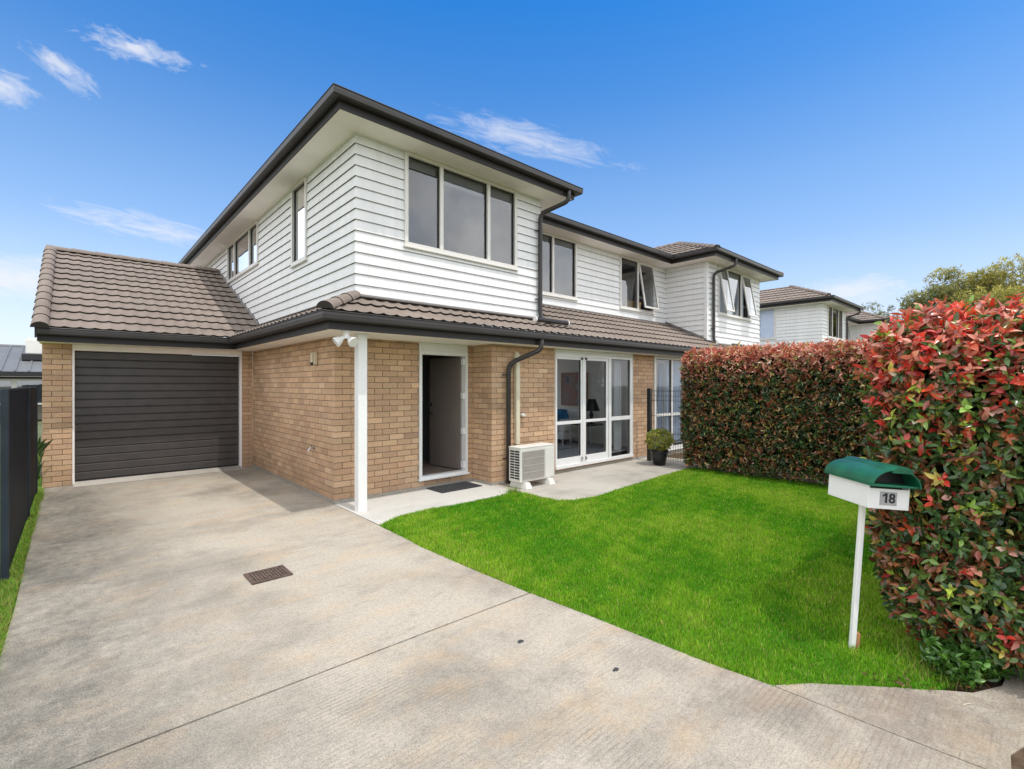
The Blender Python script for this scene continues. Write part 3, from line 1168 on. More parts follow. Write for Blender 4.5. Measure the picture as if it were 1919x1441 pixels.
downpipe([(5.74, 5.61, 2.40), (5.74, 5.61, 2.22), (5.32, 5.955, 1.98), (5.32, 5.955, 0.02)], [(5.32, 5.955, 1.80), (5.32, 5.955, 0.42)])
dp = downpipe([(6.62, 5.78, 5.15), (6.62, 5.78, 4.95), (6.33, 6.215, 4.76), (6.33, 6.215, 2.86), (6.36, 6.0, 2.74)], [(6.33, 6.215, 4.45), (6.33, 6.215, 3.2)])
d = MB()
zsp = Z0 + SLOPE * (5.98 - 5.61) + 0.11
d.tube([(5.99, 5.99, zsp), (6.82, 5.99, zsp)], 0.042, 12)
d.build('spreader', M['fascia'], dp)
for xa_, xb_ in ((5.965, 5.992), (6.818, 6.84)):
    d = MB()
    d.tube([(xa_, 5.99, zsp), (xb_, 5.99, zsp)], 0.046, 12)
    d.build('spreader_cap', M['white'], dp)
dp = downpipe([(13.62, 5.78, 5.15), (13.62, 5.78, 4.95), (13.22, 6.215, 4.74), (13.22, 6.215, 2.84), (13.25, 6.02, 2.74)], [(13.22, 6.215, 4.45), (13.22, 6.215, 3.2)])
d = MB()
d.tube([(12.95, 5.99, zsp), (13.75, 5.99, zsp)], 0.042, 12)
d.build('spreader', M['white'], dp)

# ---- porch post, light, sensor, tap
d = MB()
d.box(2.70, 5.905, 0.0, 2.82, 6.025, 2.299)
d.build('porch_post', M['white'], house, bevel=0.004)
fl = MB()
fl.tube([(2.48, 5.77, 2.299), (2.48, 5.77, 2.280)], 0.06, 16)
fl.tube([(2.48, 5.77, 2.280), (2.48, 5.77, 2.205)], 0.036, 12)
flo = fl.build('floodlight', M['white'], house, smooth=False)
for sgn in (-1, 1):
    ax = (RGT * sgn * 0.75 - FWD * 0.45 + Vector((0, 0, -0.62))).normalized()
    p = Vector((2.48, 5.77, 2.225)) + RGT * sgn * 0.02
    hd = MB()
    hd.tube([p, p + ax * 0.04, p + ax * 0.065, p + ax * 0.11, p + ax * 0.13], [0.022, 0.026, 0.046, 0.064, 0.066], 16, caps=False)
    e = p + ax * 0.127
    rf = ax.orthogonal().normalized()
    rb = ax.cross(rf)
    hd.face([e + (rf * math.cos(2 * math.pi * i / 16) + rb * math.sin(2 * math.pi * i / 16)) * 0.064 for i in range(16)], 1)
    hd.build('lamp_head', [M['white'], M['lamp_glass']], flo, smooth=False)
s = MB()
s.box(2.59, 7.15, 1.93, 2.648, 7.23, 2.11)
s.box(2.56, 7.165, 1.96, 2.589, 7.215, 2.10)
so = s.build('alarm_sensor', M['cream'], house, bevel=0.012)
s = MB()
s.box(2.556, 7.175, 1.925, 2.588, 7.205, 1.958)
s.build('lens', M['black'], so)
t = MB()
t.tube([(2.648, 7.30, 0.70), (2.60, 7.30, 0.70), (2.575, 7.30, 0.685), (2.565, 7.30, 0.655)], 0.011, 8)
t.tube([(2.61, 7.30, 0.70), (2.61, 7.30, 0.735)], 0.008, 8)
t.tube([(2.61, 7.265, 0.738), (2.61, 7.335, 0.738)], 0.008, 8)
t.tube([(2.648, 7.30, 0.70), (2.64, 7.30, 0.70)], 0.025, 12)
t.build('garden_tap', M['steel'], house)
t = MB()
t.tube([(5.69, 6.03, 1.12), (5.69, 5.985, 1.12)], 0.033, 14)
t.tube([(5.69, 5.985, 1.12), (5.69, 5.96, 1.115)], 0.012, 8)
t.box(5.66, 5.955, 1.108, 5.72, 5.965, 1.122)
t.build('wall_tap', M['hvac'], house)

# ---- second townhouse further along the row: copies of the same thing and its parts
SHIFT = Vector((20.36, 0, 0))
SKIP = ('front_door', 'garage', 'floodlight', 'alarm_sensor', 'garden_tap', 'wall_tap', 'porch_post', 'hallway', 'living_room', 'french_door')


def copy_part(o, parent):
    c_ = o.copy()
    COL.objects.link(c_)
    c_.parent = parent
    c_.matrix_parent_inverse = o.matrix_parent_inverse.copy()
    for ch in list(o.children):
        copy_part(ch, c_)
    return c_


house2 = house.copy()
COL.objects.link(house2)
house2.location = house.location + SHIFT
house2['label'] = 'distant white weatherboard townhouse of which only the upper storey shows over the hedges'
for ch in list(house.children):
    if not ch.name.startswith(SKIP):
        copy_part(ch, house2)

d = MB()
d.box(23.205, 8.12, 3.72, 23.21, 8.80, 5.02)
d.build('pale_blind', M['curtain_blue'], house2)

# =================================================================== THINGS ROUND THE HOUSE
# heat pump
hp_ = thing('heat_pump', 'ivory heat pump outdoor unit on the path beside the charcoal downpipe', 'heat pump', (5.55, 5.63, 0))
x0, x1, y0, y1, z0, z1 = 5.16, 5.94, 5.50, 5.77, 0.10, 0.635
d = MB()
d.box(x0, y0, z0, x1, y1, z1)
cab = d.build('cabinet', M['hvac'], hp_, bevel=0.012)
d = MB()
d.box(x0 - 0.004, y0 - 0.004, z1 - 0.002, x1 + 0.004, y1 + 0.004, z1 + 0.018)
d.build('lid', M['hvac'], hp_, bevel=0.006)
d = MB()
d.box(x0 + 0.045, y0 - 0.003, z0 + 0.035, x0 + 0.53, y0 + 0.01, z1 - 0.05)
gr_ = d.build('fan_grille', M['hvac_dark'], hp_)
d = MB()
n = 34
for i in range(n):
    x = x0 + 0.05 + 0.475 * i / (n - 1)
    d.box(x - 0.0035, y0 - 0.016, z0 + 0.035, x + 0.0035, y0 - 0.0032, z1 - 0.05)
for i in range(5):
    z = z0 + 0.04 + (z1 - z0 - 0.095) * i / 4
    d.box(x0 + 0.045, y0 - 0.019, z - 0.004, x0 + 0.53, y0 - 0.0165, z + 0.004)
d.build('grille_fin', M['hvac_fin'], gr_)
d = MB()
d.box(x0 + 0.56, y0 - 0.006, z0 + 0.02, x1 - 0.01, y0 + 0.002, z1 - 0.03)
d.build('service_panel', M['hvac'], hp_, bevel=0.003)
d = MB()
for i in range(11):
    z = z0 + 0.05 + i * 0.042
    for (ya, yb) in ((y0 + 0.025, y0 + 0.125), (y0 + 0.14, y0 + 0.235)):
        d.box(x0 - 0.003, ya, z, x0 + 0.01, yb, z + 0.026)
d.build('side_louvre', M['black'], hp_)
for xx in (x0 + 0.12, x1 - 0.13):
    d = MB()
    d.hull8([(xx - 0.07, y0 - 0.09, 0.0), (xx + 0.07, y0 - 0.09, 0.0), (xx + 0.07, y1 + 0.05, 0.0), (xx - 0.07, y1 + 0.05, 0.0),
             (xx - 0.045, y0 - 0.05, 0.098), (xx + 0.045, y0 - 0.05, 0.098), (xx + 0.045, y1 + 0.03, 0.098), (xx - 0.045, y1 + 0.03, 0.098)])
    d.build('foot', M['hvac'], hp_, bevel=0.01)
d = MB()
d.box(5.50, 5.955, 0.63, 5.585, 6.025, 2.08)
d.hull8([(5.485, 5.94, 2.081), (5.60, 5.94, 2.081), (5.60, 6.026, 2.081), (5.485, 6.026, 2.081), (5.51, 5.985, 2.19), (5.575, 5.985, 2.19), (5.575, 6.026, 2.19), (5.51, 6.026, 2.19)])
d.build('pipe_duct', M['cream'], hp_, bevel=0.008)

# door mat
d = MB()
d.box(4.10, 6.09, 0.0045, 4.87, 6.52, 0.018)
for i in range(26):
    d.box(4.115 + i * 0.0285, 6.10, 0.0185, 4.13 + i * 0.0285, 6.51, 0.022)
tag(d.build('door_mat', M['rubber'], None), 'dark grey ribbed rubber mat on the white path before the front door', 'door mat')

# pot plant
pp = thing('pot_plant', 'small yellow-green bush in a black pot at the end of the patio', 'pot plant', (8.86, 5.30, 0))
d = MB()
d.lathe([(0.0, 0.0), (0.105, 0.0), (0.12, 0.01), (0.165, 0.22), (0.172, 0.27), (0.185, 0.275), (0.187, 0.30), (0.165, 0.30), (0.155, 0.25), (0.0, 0.25)], (8.86, 5.30, 0), 28)
d.build('pot', M['pot'], pp, smooth=True)


# ----------------------------------------------------------------- leaf clouds
def leaf_mesh(name, P, D, NRM, Ln, Wd, C, mat, parent=None, fold=0.25, curl=0.15, simple_leaf=False, fine=False):
    """P base points, D leaf axis, NRM leaf normal, lengths, widths, colours (n x 3)"""
    n = len(P)
    D = D / np.linalg.norm(D, axis=1, keepdims=True)
    S = np.cross(D, NRM)
    S /= np.linalg.norm(S, axis=1, keepdims=True) + 1e-9
    Nn = np.cross(S, D)
    Ln = Ln[:, None]
    Wd = Wd[:, None]
    if simple_leaf:
        V = np.stack([P, P + D * Ln * 0.5 + S * Wd * 0.5, P + D * Ln - Nn * Ln * curl, P + D * Ln * 0.5 - S * Wd * 0.5], 1)
        per, quads = 4, np.array([[0, 1, 2, 3]])
    elif fine:
        cv = RNG.uniform(0.0, 0.35, (n, 1))
        st = []
        for t_, w_ in ((0.0, 0.05), (0.2, 0.36), (0.45, 0.5), (0.75, 0.32), (1.0, 0.02)):
            mid = P + D * Ln * t_ - Nn * Ln * cv * t_ * t_
            up = Nn * Wd * w_ * fold * 1.6
            st += [mid + S * Wd * w_ + up, mid, mid - S * Wd * w_ + up]
        V = np.stack(st, 1)
        per = 15
        quads = np.array([[3 * i + j, 3 * i + j + 1, 3 * i + j + 4, 3 * i + j + 3] for i in range(4) for j in range(2)])
    else:
        up = Nn * Wd * fold
        V = np.stack([P,
                      P + D * Ln * 0.32 + S * Wd * 0.46 + up,
                      P + D * Ln * 0.70 + S * Wd * 0.36 + up * 0.8 - Nn * Ln * curl * 0.4,
                      P + D * Ln - Nn * Ln * curl,
                      P + D * Ln * 0.70 - S * Wd * 0.36 + up * 0.8 - Nn * Ln * curl * 0.4,
                      P + D * Ln * 0.32 - S * Wd * 0.46 + up], 1)
        per, quads = 6, np.array([[0, 1, 2, 3], [0, 3, 4, 5]])
    V = V.reshape(-1, 3).astype(np.float32)
    q = (np.arange(n)[:, None, None] * per + quads[None]).reshape(-1).astype(np.int32)
    nf = n * len(quads)
    me = bpy.data.meshes.new(name)
    me.vertices.add(len(V))
    me.vertices.foreach_set('co', V.ravel())
    me.loops.add(nf * 4)
    me.loops.foreach_set('vertex_index', q)
    me.polygons.add(nf)
    me.polygons.foreach_set('loop_start', np.arange(0, nf * 4, 4, dtype=np.int32))
    me.polygons.foreach_set('loop_total', np.full(nf, 4, np.int32))
    if fine:
        me.polygons.foreach_set('use_smooth', np.ones(nf, bool))
    ca = me.color_attributes.new('tint', 'FLOAT_COLOR', 'POINT')
    cc = np.ones((n, per, 4), np.float32)
    cc[:, :, :3] = C[:, None, :]
    ca.data.foreach_set('color', cc.ravel())
    me.update(calc_edges=True)
    me.materials.append(mat)
    o = bpy.data.objects.new(name, me)
    COL.objects.link(o)
    attach(o, parent)
    return o


def unit(a):
    return a / (np.linalg.norm(a, axis=1, keepdims=True) + 1e-9)


def sprigs(P, A, K, tilt, Ln, spread_len=0.05):
    """K leaves round each shoot at P with direction A; returns base points, axes, normals, shoot index"""
    n = len(P)
    A = unit(A)
    r = RNG.normal(size=(n, 3))
    T = unit(np.cross(A, r))
    B = np.cross(A, T)
    out_p, out_d, out_n, idx = [], [], [], []
    for k in range(K):
        ang = 2.4 * k + RNG.uniform(-0.4, 0.4, n)
        tl = tilt * RNG.uniform(0.35, 1.4, n)
        rad_ = T * np.cos(ang)[:, None] + B * np.sin(ang)[:, None]
        d = A * np.cos(tl)[:, None] + rad_ * np.sin(tl)[:, None]
        nr_ = A * np.sin(tl)[:, None] - rad_ * np.cos(tl)[:, None]
        out_p.append(P + A * (spread_len * (k + RNG.uniform(-0.4, 0.4, n)) / K)[:, None])
        out_d.append(d + RNG.normal(scale=0.3, size=(n, 3)))
        out_n.append(nr_ + RNG.normal(scale=0.45, size=(n, 3)))
        idx.append(np.arange(n))
    return np.concatenate(out_p), np.concatenate(out_d), np.concatenate(out_n), np.concatenate(idx)


def pick(cols, n, jitter=0.18):
    cols = np.array(cols)
    c = cols[RNG.integers(0, len(cols), n)]
    f = np.clip(1 + RNG.normal(scale=jitter, size=(n, 1)), 0.45, 1.7)
    return np.clip(c * f, 0.002, 0.95)


def lumps(p, s=1.0):
    return (np.sin(p[:, 0] * 3.1 * s + 1.3) * np.sin(p[:, 1] * 2.7 * s + 0.5) + np.sin(p[:, 2] * 4.1 * s + p[:, 0] * 1.9 * s) * 0.6
            + np.sin(p[:, 1] * 6.3 * s + p[:, 2] * 5.2 * s) * 0.4) / 2.0


class RBox:
    """rounded hedge body with a narrower foot"""

    def __init__(s, lo, hi, r, foot):
        s.lo, s.hi, s.r, s.foot = np.array(lo, float), np.array(hi, float), r, np.array(foot, float)

    def project(s, p, inset=0.0):
        lo, hi = s.lo + s.r, s.hi - s.r
        q = np.clip(p, lo, hi)
        d = p - q
        d[:, 2] *= 0.8
        n = unit(d)
        p2 = q + n * (s.r - inset)
        return p2, n

    def warp(s, p):
        z = np.clip(p[:, 2] / 0.8, 0, 1)
        k = (1 - z * z * (3 - 2 * z))
        c = (s.lo + s.hi) / 2
        p = p.copy()
        for ax in (0, 1):
            w = np.clip((p[:, ax] - c[ax]) / (s.hi[ax] - c[ax]), -1, 1)
            p[:, ax] -= np.sign(w) * np.abs(w) ** 2 * s.foot[ax] * k
        return p

    def core(s, name, inset, parent):
        bm = bmesh.new()
        bmesh.ops.create_cube(bm, size=1.0)
        for v in bm.verts:
            v.co = Vector([s.lo[i] if v.co[i] < 0 else s.hi[i] for i in range(3)])
        bmesh.ops.subdivide_edges(bm, edges=bm.edges[:], cuts=14, use_grid_fill=True)
        P = np.array([v.co[:] for v in bm.verts])
        P2, n = s.project(P)
        P2 = P2 + n * (lumps(P2) * 0.05 - inset)[:, None]
        P2[:, 2] = np.maximum(P2[:, 2], -0.02)
        P2 = s.warp(P2)
        for v, c_ in zip(bm.verts, P2):
            v.co = c_
        me = bpy.data.meshes.new(name)
        bm.to_mesh(me)
        bm.free()
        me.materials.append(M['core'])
        o = bpy.data.objects.new(name, me)
        COL.objects.link(o)
        attach(o, parent)
        return o


RED = [(0.50, 0.04, 0.022), (0.48, 0.07, 0.03), (0.42, 0.04, 0.03), (0.44, 0.09, 0.05), (0.32, 0.035, 0.033), (0.36, 0.12, 0.075), (0.55, 0.26, 0.20), (0.40, 0.15, 0.10)]
BRONZE = [(0.20, 0.075, 0.028), (0.16, 0.06, 0.03), (0.24, 0.10, 0.04), (0.14, 0.075, 0.03), (0.12, 0.045, 0.025)]
GREEN = [(0.045, 0.085, 0.022), (0.035, 0.075, 0.024), (0.06, 0.11, 0.025), (0.028, 0.06, 0.022), (0.09, 0.15, 0.03)]
YELLOW = [(0.22, 0.27, 0.04), (0.30, 0.24, 0.05), (0.15, 0.25, 0.04)]
PINK = [(0.42, 0.17, 0.12), (0.36, 0.11, 0.075), (0.30, 0.085, 0.05), (0.46, 0.26, 0.19), (0.24, 0.075, 0.04)]


def hedge(name, label, box, faces, inset, K, Lmean, Wmean, mix, top_extra, fuzz=0.05, fine=False):
    """faces: list of (axis, side, u range, z range, density per m2)"""
    root = thing(name, label, 'hedge', (float((box.lo[0] + box.hi[0]) / 2), float((box.lo[1] + box.hi[1]) / 2), 0), 'clipped red-tipped hedges')
    box.core('dark_core', inset, root)  # solid near-black body stands in for the shaded inside of the hedge
    Ps, As = [], []
    for ax, side, ur, vr, dens in faces:
        if ax == 2:
            n = int((ur[1] - ur[0]) * (vr[1] - vr[0]) * dens)
            p = np.stack([RNG.uniform(*ur, n), RNG.uniform(*vr, n), np.full(n, box.hi[2])], 1)
        else:
            n = int((ur[1] - ur[0]) * (vr[1] - vr[0]) * dens)
            u, z = RNG.uniform(*ur, n), RNG.uniform(*vr, n)
            c_ = np.full(n, box.hi[ax] if side > 0 else box.lo[ax])
            p = np.stack([c_, u, z], 1) if ax == 0 else np.stack([u, c_, z], 1)
        p2, nrm = box.project(p)
        dep = RNG.exponential(0.055, n)
        dep = np.minimum(dep, inset * 1.1)
        p2 = p2 + nrm * (lumps(p2) * fuzz - dep + 0.0)[:, None] + RNG.normal(scale=0.012, size=(n, 3))
        p2 = box.warp(p2)
        a = nrm + np.array([0, 0, 0.45]) + RNG.normal(scale=0.45, size=(n, 3))
        Ps.append(p2)
        As.append(a)
    # long upright shoots on the crest
    n = top_extra[0]
    p = np.stack([RNG.uniform(*top_extra[1], n), RNG.uniform(*top_extra[2], n), np.full(n, box.hi[2])], 1)
    p2, nrm = box.project(p)
    p2[:, 2] += np.abs(RNG.normal(scale=top_extra[3], size=n))
    Ps.append(p2)
    As.append(np.array([[0, 0, 1.0]]) + RNG.normal(scale=0.4, size=(n, 3)))
    P, A = np.concatenate(Ps), np.concatenate(As)
    keep = P[:, 2] > 0.03
    P, A = P[keep], A[keep]
    bp, bd, bn, idx = sprigs(P, A, K, 1.05, Lmean, Lmean * 1.5)
    n = len(bp)
    Ln = Lmean * np.clip(RNG.normal(1, 0.24, n), 0.45, 1.6)
    Wd = Wmean * np.clip(RNG.normal(1, 0.2, n), 0.5, 1.5)
    C = mix(P, len(P))
    Cl = 1.35 * C[idx] * np.clip(1 + RNG.normal(scale=0.22, size=(n, 1)), 0.5, 1.7)
    # some leaves differ from their shoot
    odd = RNG.random(n) < 0.16
    Cl[odd] = mix(P[idx[odd]], odd.sum())
    leaf_mesh('foliage', bp, bd, bn, Ln, Wd, np.clip(Cl, 0, 0.9), M['leaf'], root, fine=fine)
    # bare twigs
    if not fine:
        return root
    tw = MB()
    sel = RNG.choice(len(P), min(260, len(P)), replace=False)
    for i in sel:
        a = Vector(P[i])
        d_ = Vector(unit(A[i:i + 1])[0])
        tw.tube([a - d_ * 0.34 + Vector((0, 0, -0.08)), a - d_ * 0.1, a + d_ * 0.03], [0.005, 0.003, 0.0015], 5, caps=False)
    tw.build('twigs', M['bark'], root)
    return root


def mix_near(P, n):
    z = P[:, 2] / 2.2
    k = RNG.random(n)
    out = pick(GREEN, n, 0.25)
    br = k < np.clip(0.32 - 0.05 * z, 0, 1)
    out[br] = pick(BRONZE, br.sum(), 0.25)
    pr = np.clip((z - 0.60) * 2.4, 0, 0.62) + 0.11
    rd = RNG.random(n) < pr
    out[rd] = pick(RED + PINK[:2], rd.sum(), 0.25)
    ye = RNG.random(n) < 0.07
    out[ye] = pick(YELLOW, ye.sum(), 0.2)
    return out * 1.4


def mix_back(P, n):
    z = P[:, 2] / 2.2
    k = RNG.random(n)
    out = pick([c_ for c_ in GREEN[:4]], n, 0.3) * 0.85
    br = k < 0.38
    out[br] = pick(BRONZE, br.sum(), 0.3)
    rd = RNG.random(n) < np.clip((z - 0.74) * 4.5, 0, 0.94) + 0.02
    out[rd] = pick(PINK, rd.sum(), 0.22)
    ye = RNG.random(n) < 0.11
    out[ye] = pick([(0.34, 0.24, 0.11), (0.26, 0.23, 0.06)], ye.sum(), 0.2)
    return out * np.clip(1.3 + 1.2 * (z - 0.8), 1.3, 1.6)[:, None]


near_box = RBox((3.80, -1.4, 0.0), (8.75, 0.76, 2.06), 0.30, (0.0, 0.13))
hedge('hedge', 'tall near hedge with large leaves and bright red tips, just behind the letterbox', near_box,
      [(0, -1, (-0.9, 0.76), (0.02, 2.10), 980), (1, 1, (3.80, 5.4), (0.02, 2.10), 780), (1, 1, (5.4, 8.75), (0.02, 2.10), 300),
       (2, 1, (3.80, 6.0), (-1.2, 0.76), 360), (2, 1, (6.0, 8.75), (-0.6, 0.76), 180)],
      0.17, 7, 0.053, 0.026, mix_near, (420, (3.9, 7.0), (-1.0, 0.62), 0.045), 0.06, True)
back_box = RBox((8.78, 0.8, 0.0), (9.75, 4.78, 2.22), 0.16, (0.05, 0.05))
hedge('hedge', 'far hedge with dense bronze leaves along the back edge of the lawn', back_box,
      [(0, -1, (0.8, 4.78), (0.02, 2.22), 620), (1, 1, (8.78, 9.6), (0.02, 2.22), 520), (2, 1, (8.78, 9.7), (0.8, 4.78), 420)],
      0.13, 6, 0.056, 0.026, mix_back, (500, (8.8, 9.6), (0.9, 4.75), 0.035), 0.035)

# bush in the pot
n = 520
v = unit(RNG.normal(size=(n, 3)))
P = v * np.array([0.27, 0.27, 0.21]) * (RNG.uniform(0.45, 1.0, (n, 1)) ** 0.5) + np.array([8.86, 5.30, 0.51])
bp, bd, bn, idx = sprigs(P, v + np.array([0, 0, 0.5]) + RNG.normal(scale=0.3, size=(n, 3)), 6, 1.0, 0.04, 0.03)
m = len(bp)
C = 1.6 * pick([(0.20, 0.24, 0.035), (0.30, 0.29, 0.05), (0.13, 0.19, 0.03), (0.34, 0.24, 0.06), (0.10, 0.14, 0.025)], m, 0.25)
leaf_mesh('bush', bp, bd, bn, np.full(m, 0.042) * RNG.uniform(0.7, 1.3, m), np.full(m, 0.018), C, M['leaf'], pp)
d = MB()
for i in range(9):
    a = i * 0.7
    d.tube([(8.86, 5.30, 0.24), (8.86 + 0.08 * math.cos(a), 5.30 + 0.08 * math.sin(a), 0.42), (8.86 + 0.18 * math.cos(a), 5.30 + 0.18 * math.sin(a), 0.56)], [0.008, 0.006, 0.003], 6)
d.build('stem', M['bark'], pp)

# wire fence between the house and the far hedge
wf = thing('wire_fence', 'thin black wire mesh fence behind the pot plant, beside the far hedge', 'fence', (9.17, 5.72, 0))
d = MB()
d.box(9.13, 5.68, 0.0, 9.21, 5.76, 1.56)
d.build('post', M['black'], wf, bevel=0.004)
d = MB()
for i in range(20):
    y = 5.66 - i * 0.055
    d.tube([(9.17, y, 0.04), (9.17, y, 1.50)], 0.0032, 5)
for z in (0.10, 0.22, 0.62, 0.98, 1.30, 1.40, 1.50):
    d.tube([(9.165, 5.68, z), (9.165, 4.6, z)], 0.004, 5)
for i in range(19):
    y = 5.66 - i * 0.055
    d.tube([(9.16, y, 1.50), (9.15, y - 0.02, 1.535), (9.16, y - 0.055, 1.50)], 0.003, 5)
d.build('wire_panel', M['black'], wf)

# letterbox: leans a little, so it is built in its own frame
lb = thing('letterbox', 'white letterbox with a rounded green lid and number 18, leaning on a thin pole', 'letterbox')
base = FWD * 3.03 + RGT * 2.13
rot = Matrix((RGT, FWD, Vector((0, 0, 1)))).transposed().to_4x4()
lean = Matrix.Rotation(rad(4.2), 4, 'Y')
lb.matrix_world = Matrix.Translation(base) @ rot @ lean
LBM = lb.matrix_world.copy()


def lb_build(mb, name, mats, parent=None, bevel=0.0, smooth=False):
    o = mb.build(name, mats, None, bevel=bevel, smooth=smooth)
    o.parent = parent or lb
    return o


d = MB()
d.box(-0.0145, -0.0145, -0.02, 0.0145, 0.0145, 0.905)
lb_build(d, 'pole', M['white'], bevel=0.004)
d = MB()
d.box(0.016, -0.016, -0.02, 0.036, 0.014, 0.09)
lb_build(d, 'timber_peg', M['timber'], bevel=0.002)
a0, a1_, c0, c1 = -0.102, 0.140, -0.18, 0.18
zb_, zt_ = 0.908, 1.050
d = MB()
t_ = 0.006
d.box(a0, c0, zb_, a1_, c1, zb_ + t_)
d.box(a0, c0 + 0.0, zb_ + t_ + 0.0002, a0 + t_, c1, zt_)
d.box(a1_ - t_, c0 + 0.0, zb_ + t_ + 0.0002, a1_, c1, zt_)
d.box(a0 + t_ + 0.0002, c0, zb_ + t_ + 0.0002, a1_ - t_ - 0.0002, c0 + t_, zt_ - 0.022)
d.box(a0 + t_ + 0.0002, c1 - t_, zb_ + t_ + 0.0002, a1_ - t_ - 0.0002, c1, zt_)
bx = lb_build(d, 'box', M['white'], bevel=0.002)
d = MB()
d.box(a0 + 0.008, c0 + 0.05, zb_ + 0.008, a1_ - 0.008, c0 + 0.06, zt_ - 0.002)
lb_build(d, 'slot_shadow_board', M['black'], bx)
# rounded lid: a shell with an open front, a closed back and a raised spine
d = MB()
cx_, hw_ = (a0 + a1_) / 2, (a1_ - a0) / 2 + 0.022


def arc(w, h, z, yy, n=18, x=0.0):
    return [(cx_ + x - w * math.cos(math.pi * k / n), yy, z + h * math.sin(math.pi * k / n)) for k in range(n + 1)]


ya, yb = c0 - 0.055, c1 + 0.02
for (w_, h_, s_) in ((hw_, 0.105, 0), (hw_ - 0.006, 0.099, 1)):
    A_, B_ = arc(w_, h_, zt_ - 0.004, ya), arc(w_, h_, zt_ - 0.004, yb)
    for k in range(18):
        d.face([A_[k], A_[k + 1], B_[k + 1], B_[k]], 0)
A_, A2 = arc(hw_, 0.105, zt_ - 0.004, ya), arc(hw_ - 0.006, 0.099, zt_ - 0.004, ya)
for k in range(18):
    d.face([A_[k], A_[k + 1], A2[k + 1], A2[k]], 0)
d.face(arc(hw_, 0.105, zt_ - 0.004, yb), 0)
lid = lb_build(d, 'lid', M['green_lid'], smooth=False)
for p_ in lid.data.polygons:
    p_.use_smooth = len(p_.vertices) == 4
d = MB()
A_, B_ = arc(0.062, 0.040, zt_ + 0.080, ya + 0.001, 12, 0.030), arc(0.062, 0.040, zt_ + 0.080, yb - 0.004, 12, 0.030)
for k in range(12):
    d.face([A_[k], A_[k + 1], B_[k + 1], B_[k]])
d.face(A_)
d.face(B_)
sp = lb_build(d, 'lid_spine', M['green_lid'], lid)
d = MB()
d.box(cx_ - hw_ + 0.004, ya + 0.012, zt_ - 0.006, cx_ + hw_ - 0.004, c0 + 0.05, zt_ + 0.008)
lb_build(d, 'front_lip', M['green_lid'], lid, bevel=0.003)
d = MB()
d.face(arc(hw_ - 0.008, 0.096, zt_ - 0.003, c0 + 0.06))  # black sheet stands in for the dark inside of the lid
lb_build(d, 'lid_shadow_sheet', M['black'], lid)
d = MB()
px0, px1, pz0, pz1 = -0.035, 0.063, zb_ + 0.024, zb_ + 0.102
d.box(px0, c0 - 0.004, pz0, px1, c0 - 0.0005, pz1)
npl = lb_build(d, 'number_plate', M['plate'])
cu = bpy.data.curves.new('digits', 'FONT')
cu.body = '8'
cu.size = 0.078
cu.align_x = 'CENTER'
cu.align_y = 'CENTER'
cu.extrude = 0.0008
cu.offset = 0.0014
to = bpy.data.objects.new('digits_tmp', cu)
COL.objects.link(to)
bpy.context.view_layer.update()
me = bpy.data.meshes.new_from_object(to.evaluated_get(bpy.context.evaluated_depsgraph_get()))
bpy.data.objects.remove(to)
ux, uz = (px0 + px1) / 2, (pz0 + pz1) / 2
me.transform(Matrix.Translation((ux + 0.020, c0 - 0.0052, uz)) @ Matrix.Rotation(rad(90), 4, 'X'))
zs_ = [v.co.z for v in me.vertices]
me.materials.append(M['black'])
o = bpy.data.objects.new('digit_eight', me)
COL.objects.link(o)
o.parent = npl
d = MB()
y0_, y1_ = c0 - 0.006, c0 - 0.0044
zl, zh = min(zs_), max(zs_)
for poly in ([(-0.020, zl), (-0.0085, zl), (-0.0085, zh), (-0.020, zh)], [(-0.036, zh - 0.0215), (-0.0203, zh - 0.013), (-0.0203, zh - 0.0005), (-0.036, zh - 0.0125)]):
    p4 = [(ux + a_, z_) for a_, z_ in poly]
    d.hull8([(p4[0][0], y0_, p4[0][1]), (p4[1][0], y0_, p4[1][1]), (p4[1][0], y1_, p4[1][1]), (p4[0][0], y1_, p4[0][1]),
             (p4[3][0], y0_, p4[3][1]), (p4[2][0], y0_, p4[2][1]), (p4[2][0], y1_, p4[2][1]), (p4[3][0], y1_, p4[3][1])])
lb_build(d, 'digit_one', M['black'], npl)

# fence at the left
nf = thing('panel_fence', 'smooth navy black panel fence along the grassy edge of the driveway', 'fence', (-0.41, 7.9, 0))
FX = -0.41
d = MB()
d.box(FX - 0.02, 5.86, 0.03, FX - 0.004, 8.41, 1.585)
d.box(FX - 0.02, 8.47, 0.03, FX - 0.004, 10.12, 1.585)
d.box(-3.2, 5.80, 0.02, FX - 0.05, 5.816, 1.585)
d.build('panel', M['fence'], nf, bevel=0.003)
for (x, y) in ((FX - 0.015, 5.82), (FX - 0.015, 8.44), (FX - 0.015, 10.15)):
    d = MB()
    d.box(x - 0.025, y - 0.025, -0.02, x + 0.025, y + 0.025, 1.60)
    d.build('post', M['fence_post'], nf, bevel=0.004)
d = MB()
d.box(FX - 0.03, 5.80, 1.586, FX + 0.002, 10.16, 1.606)
d.build('capping', M['fence_post'], nf, bevel=0.003)

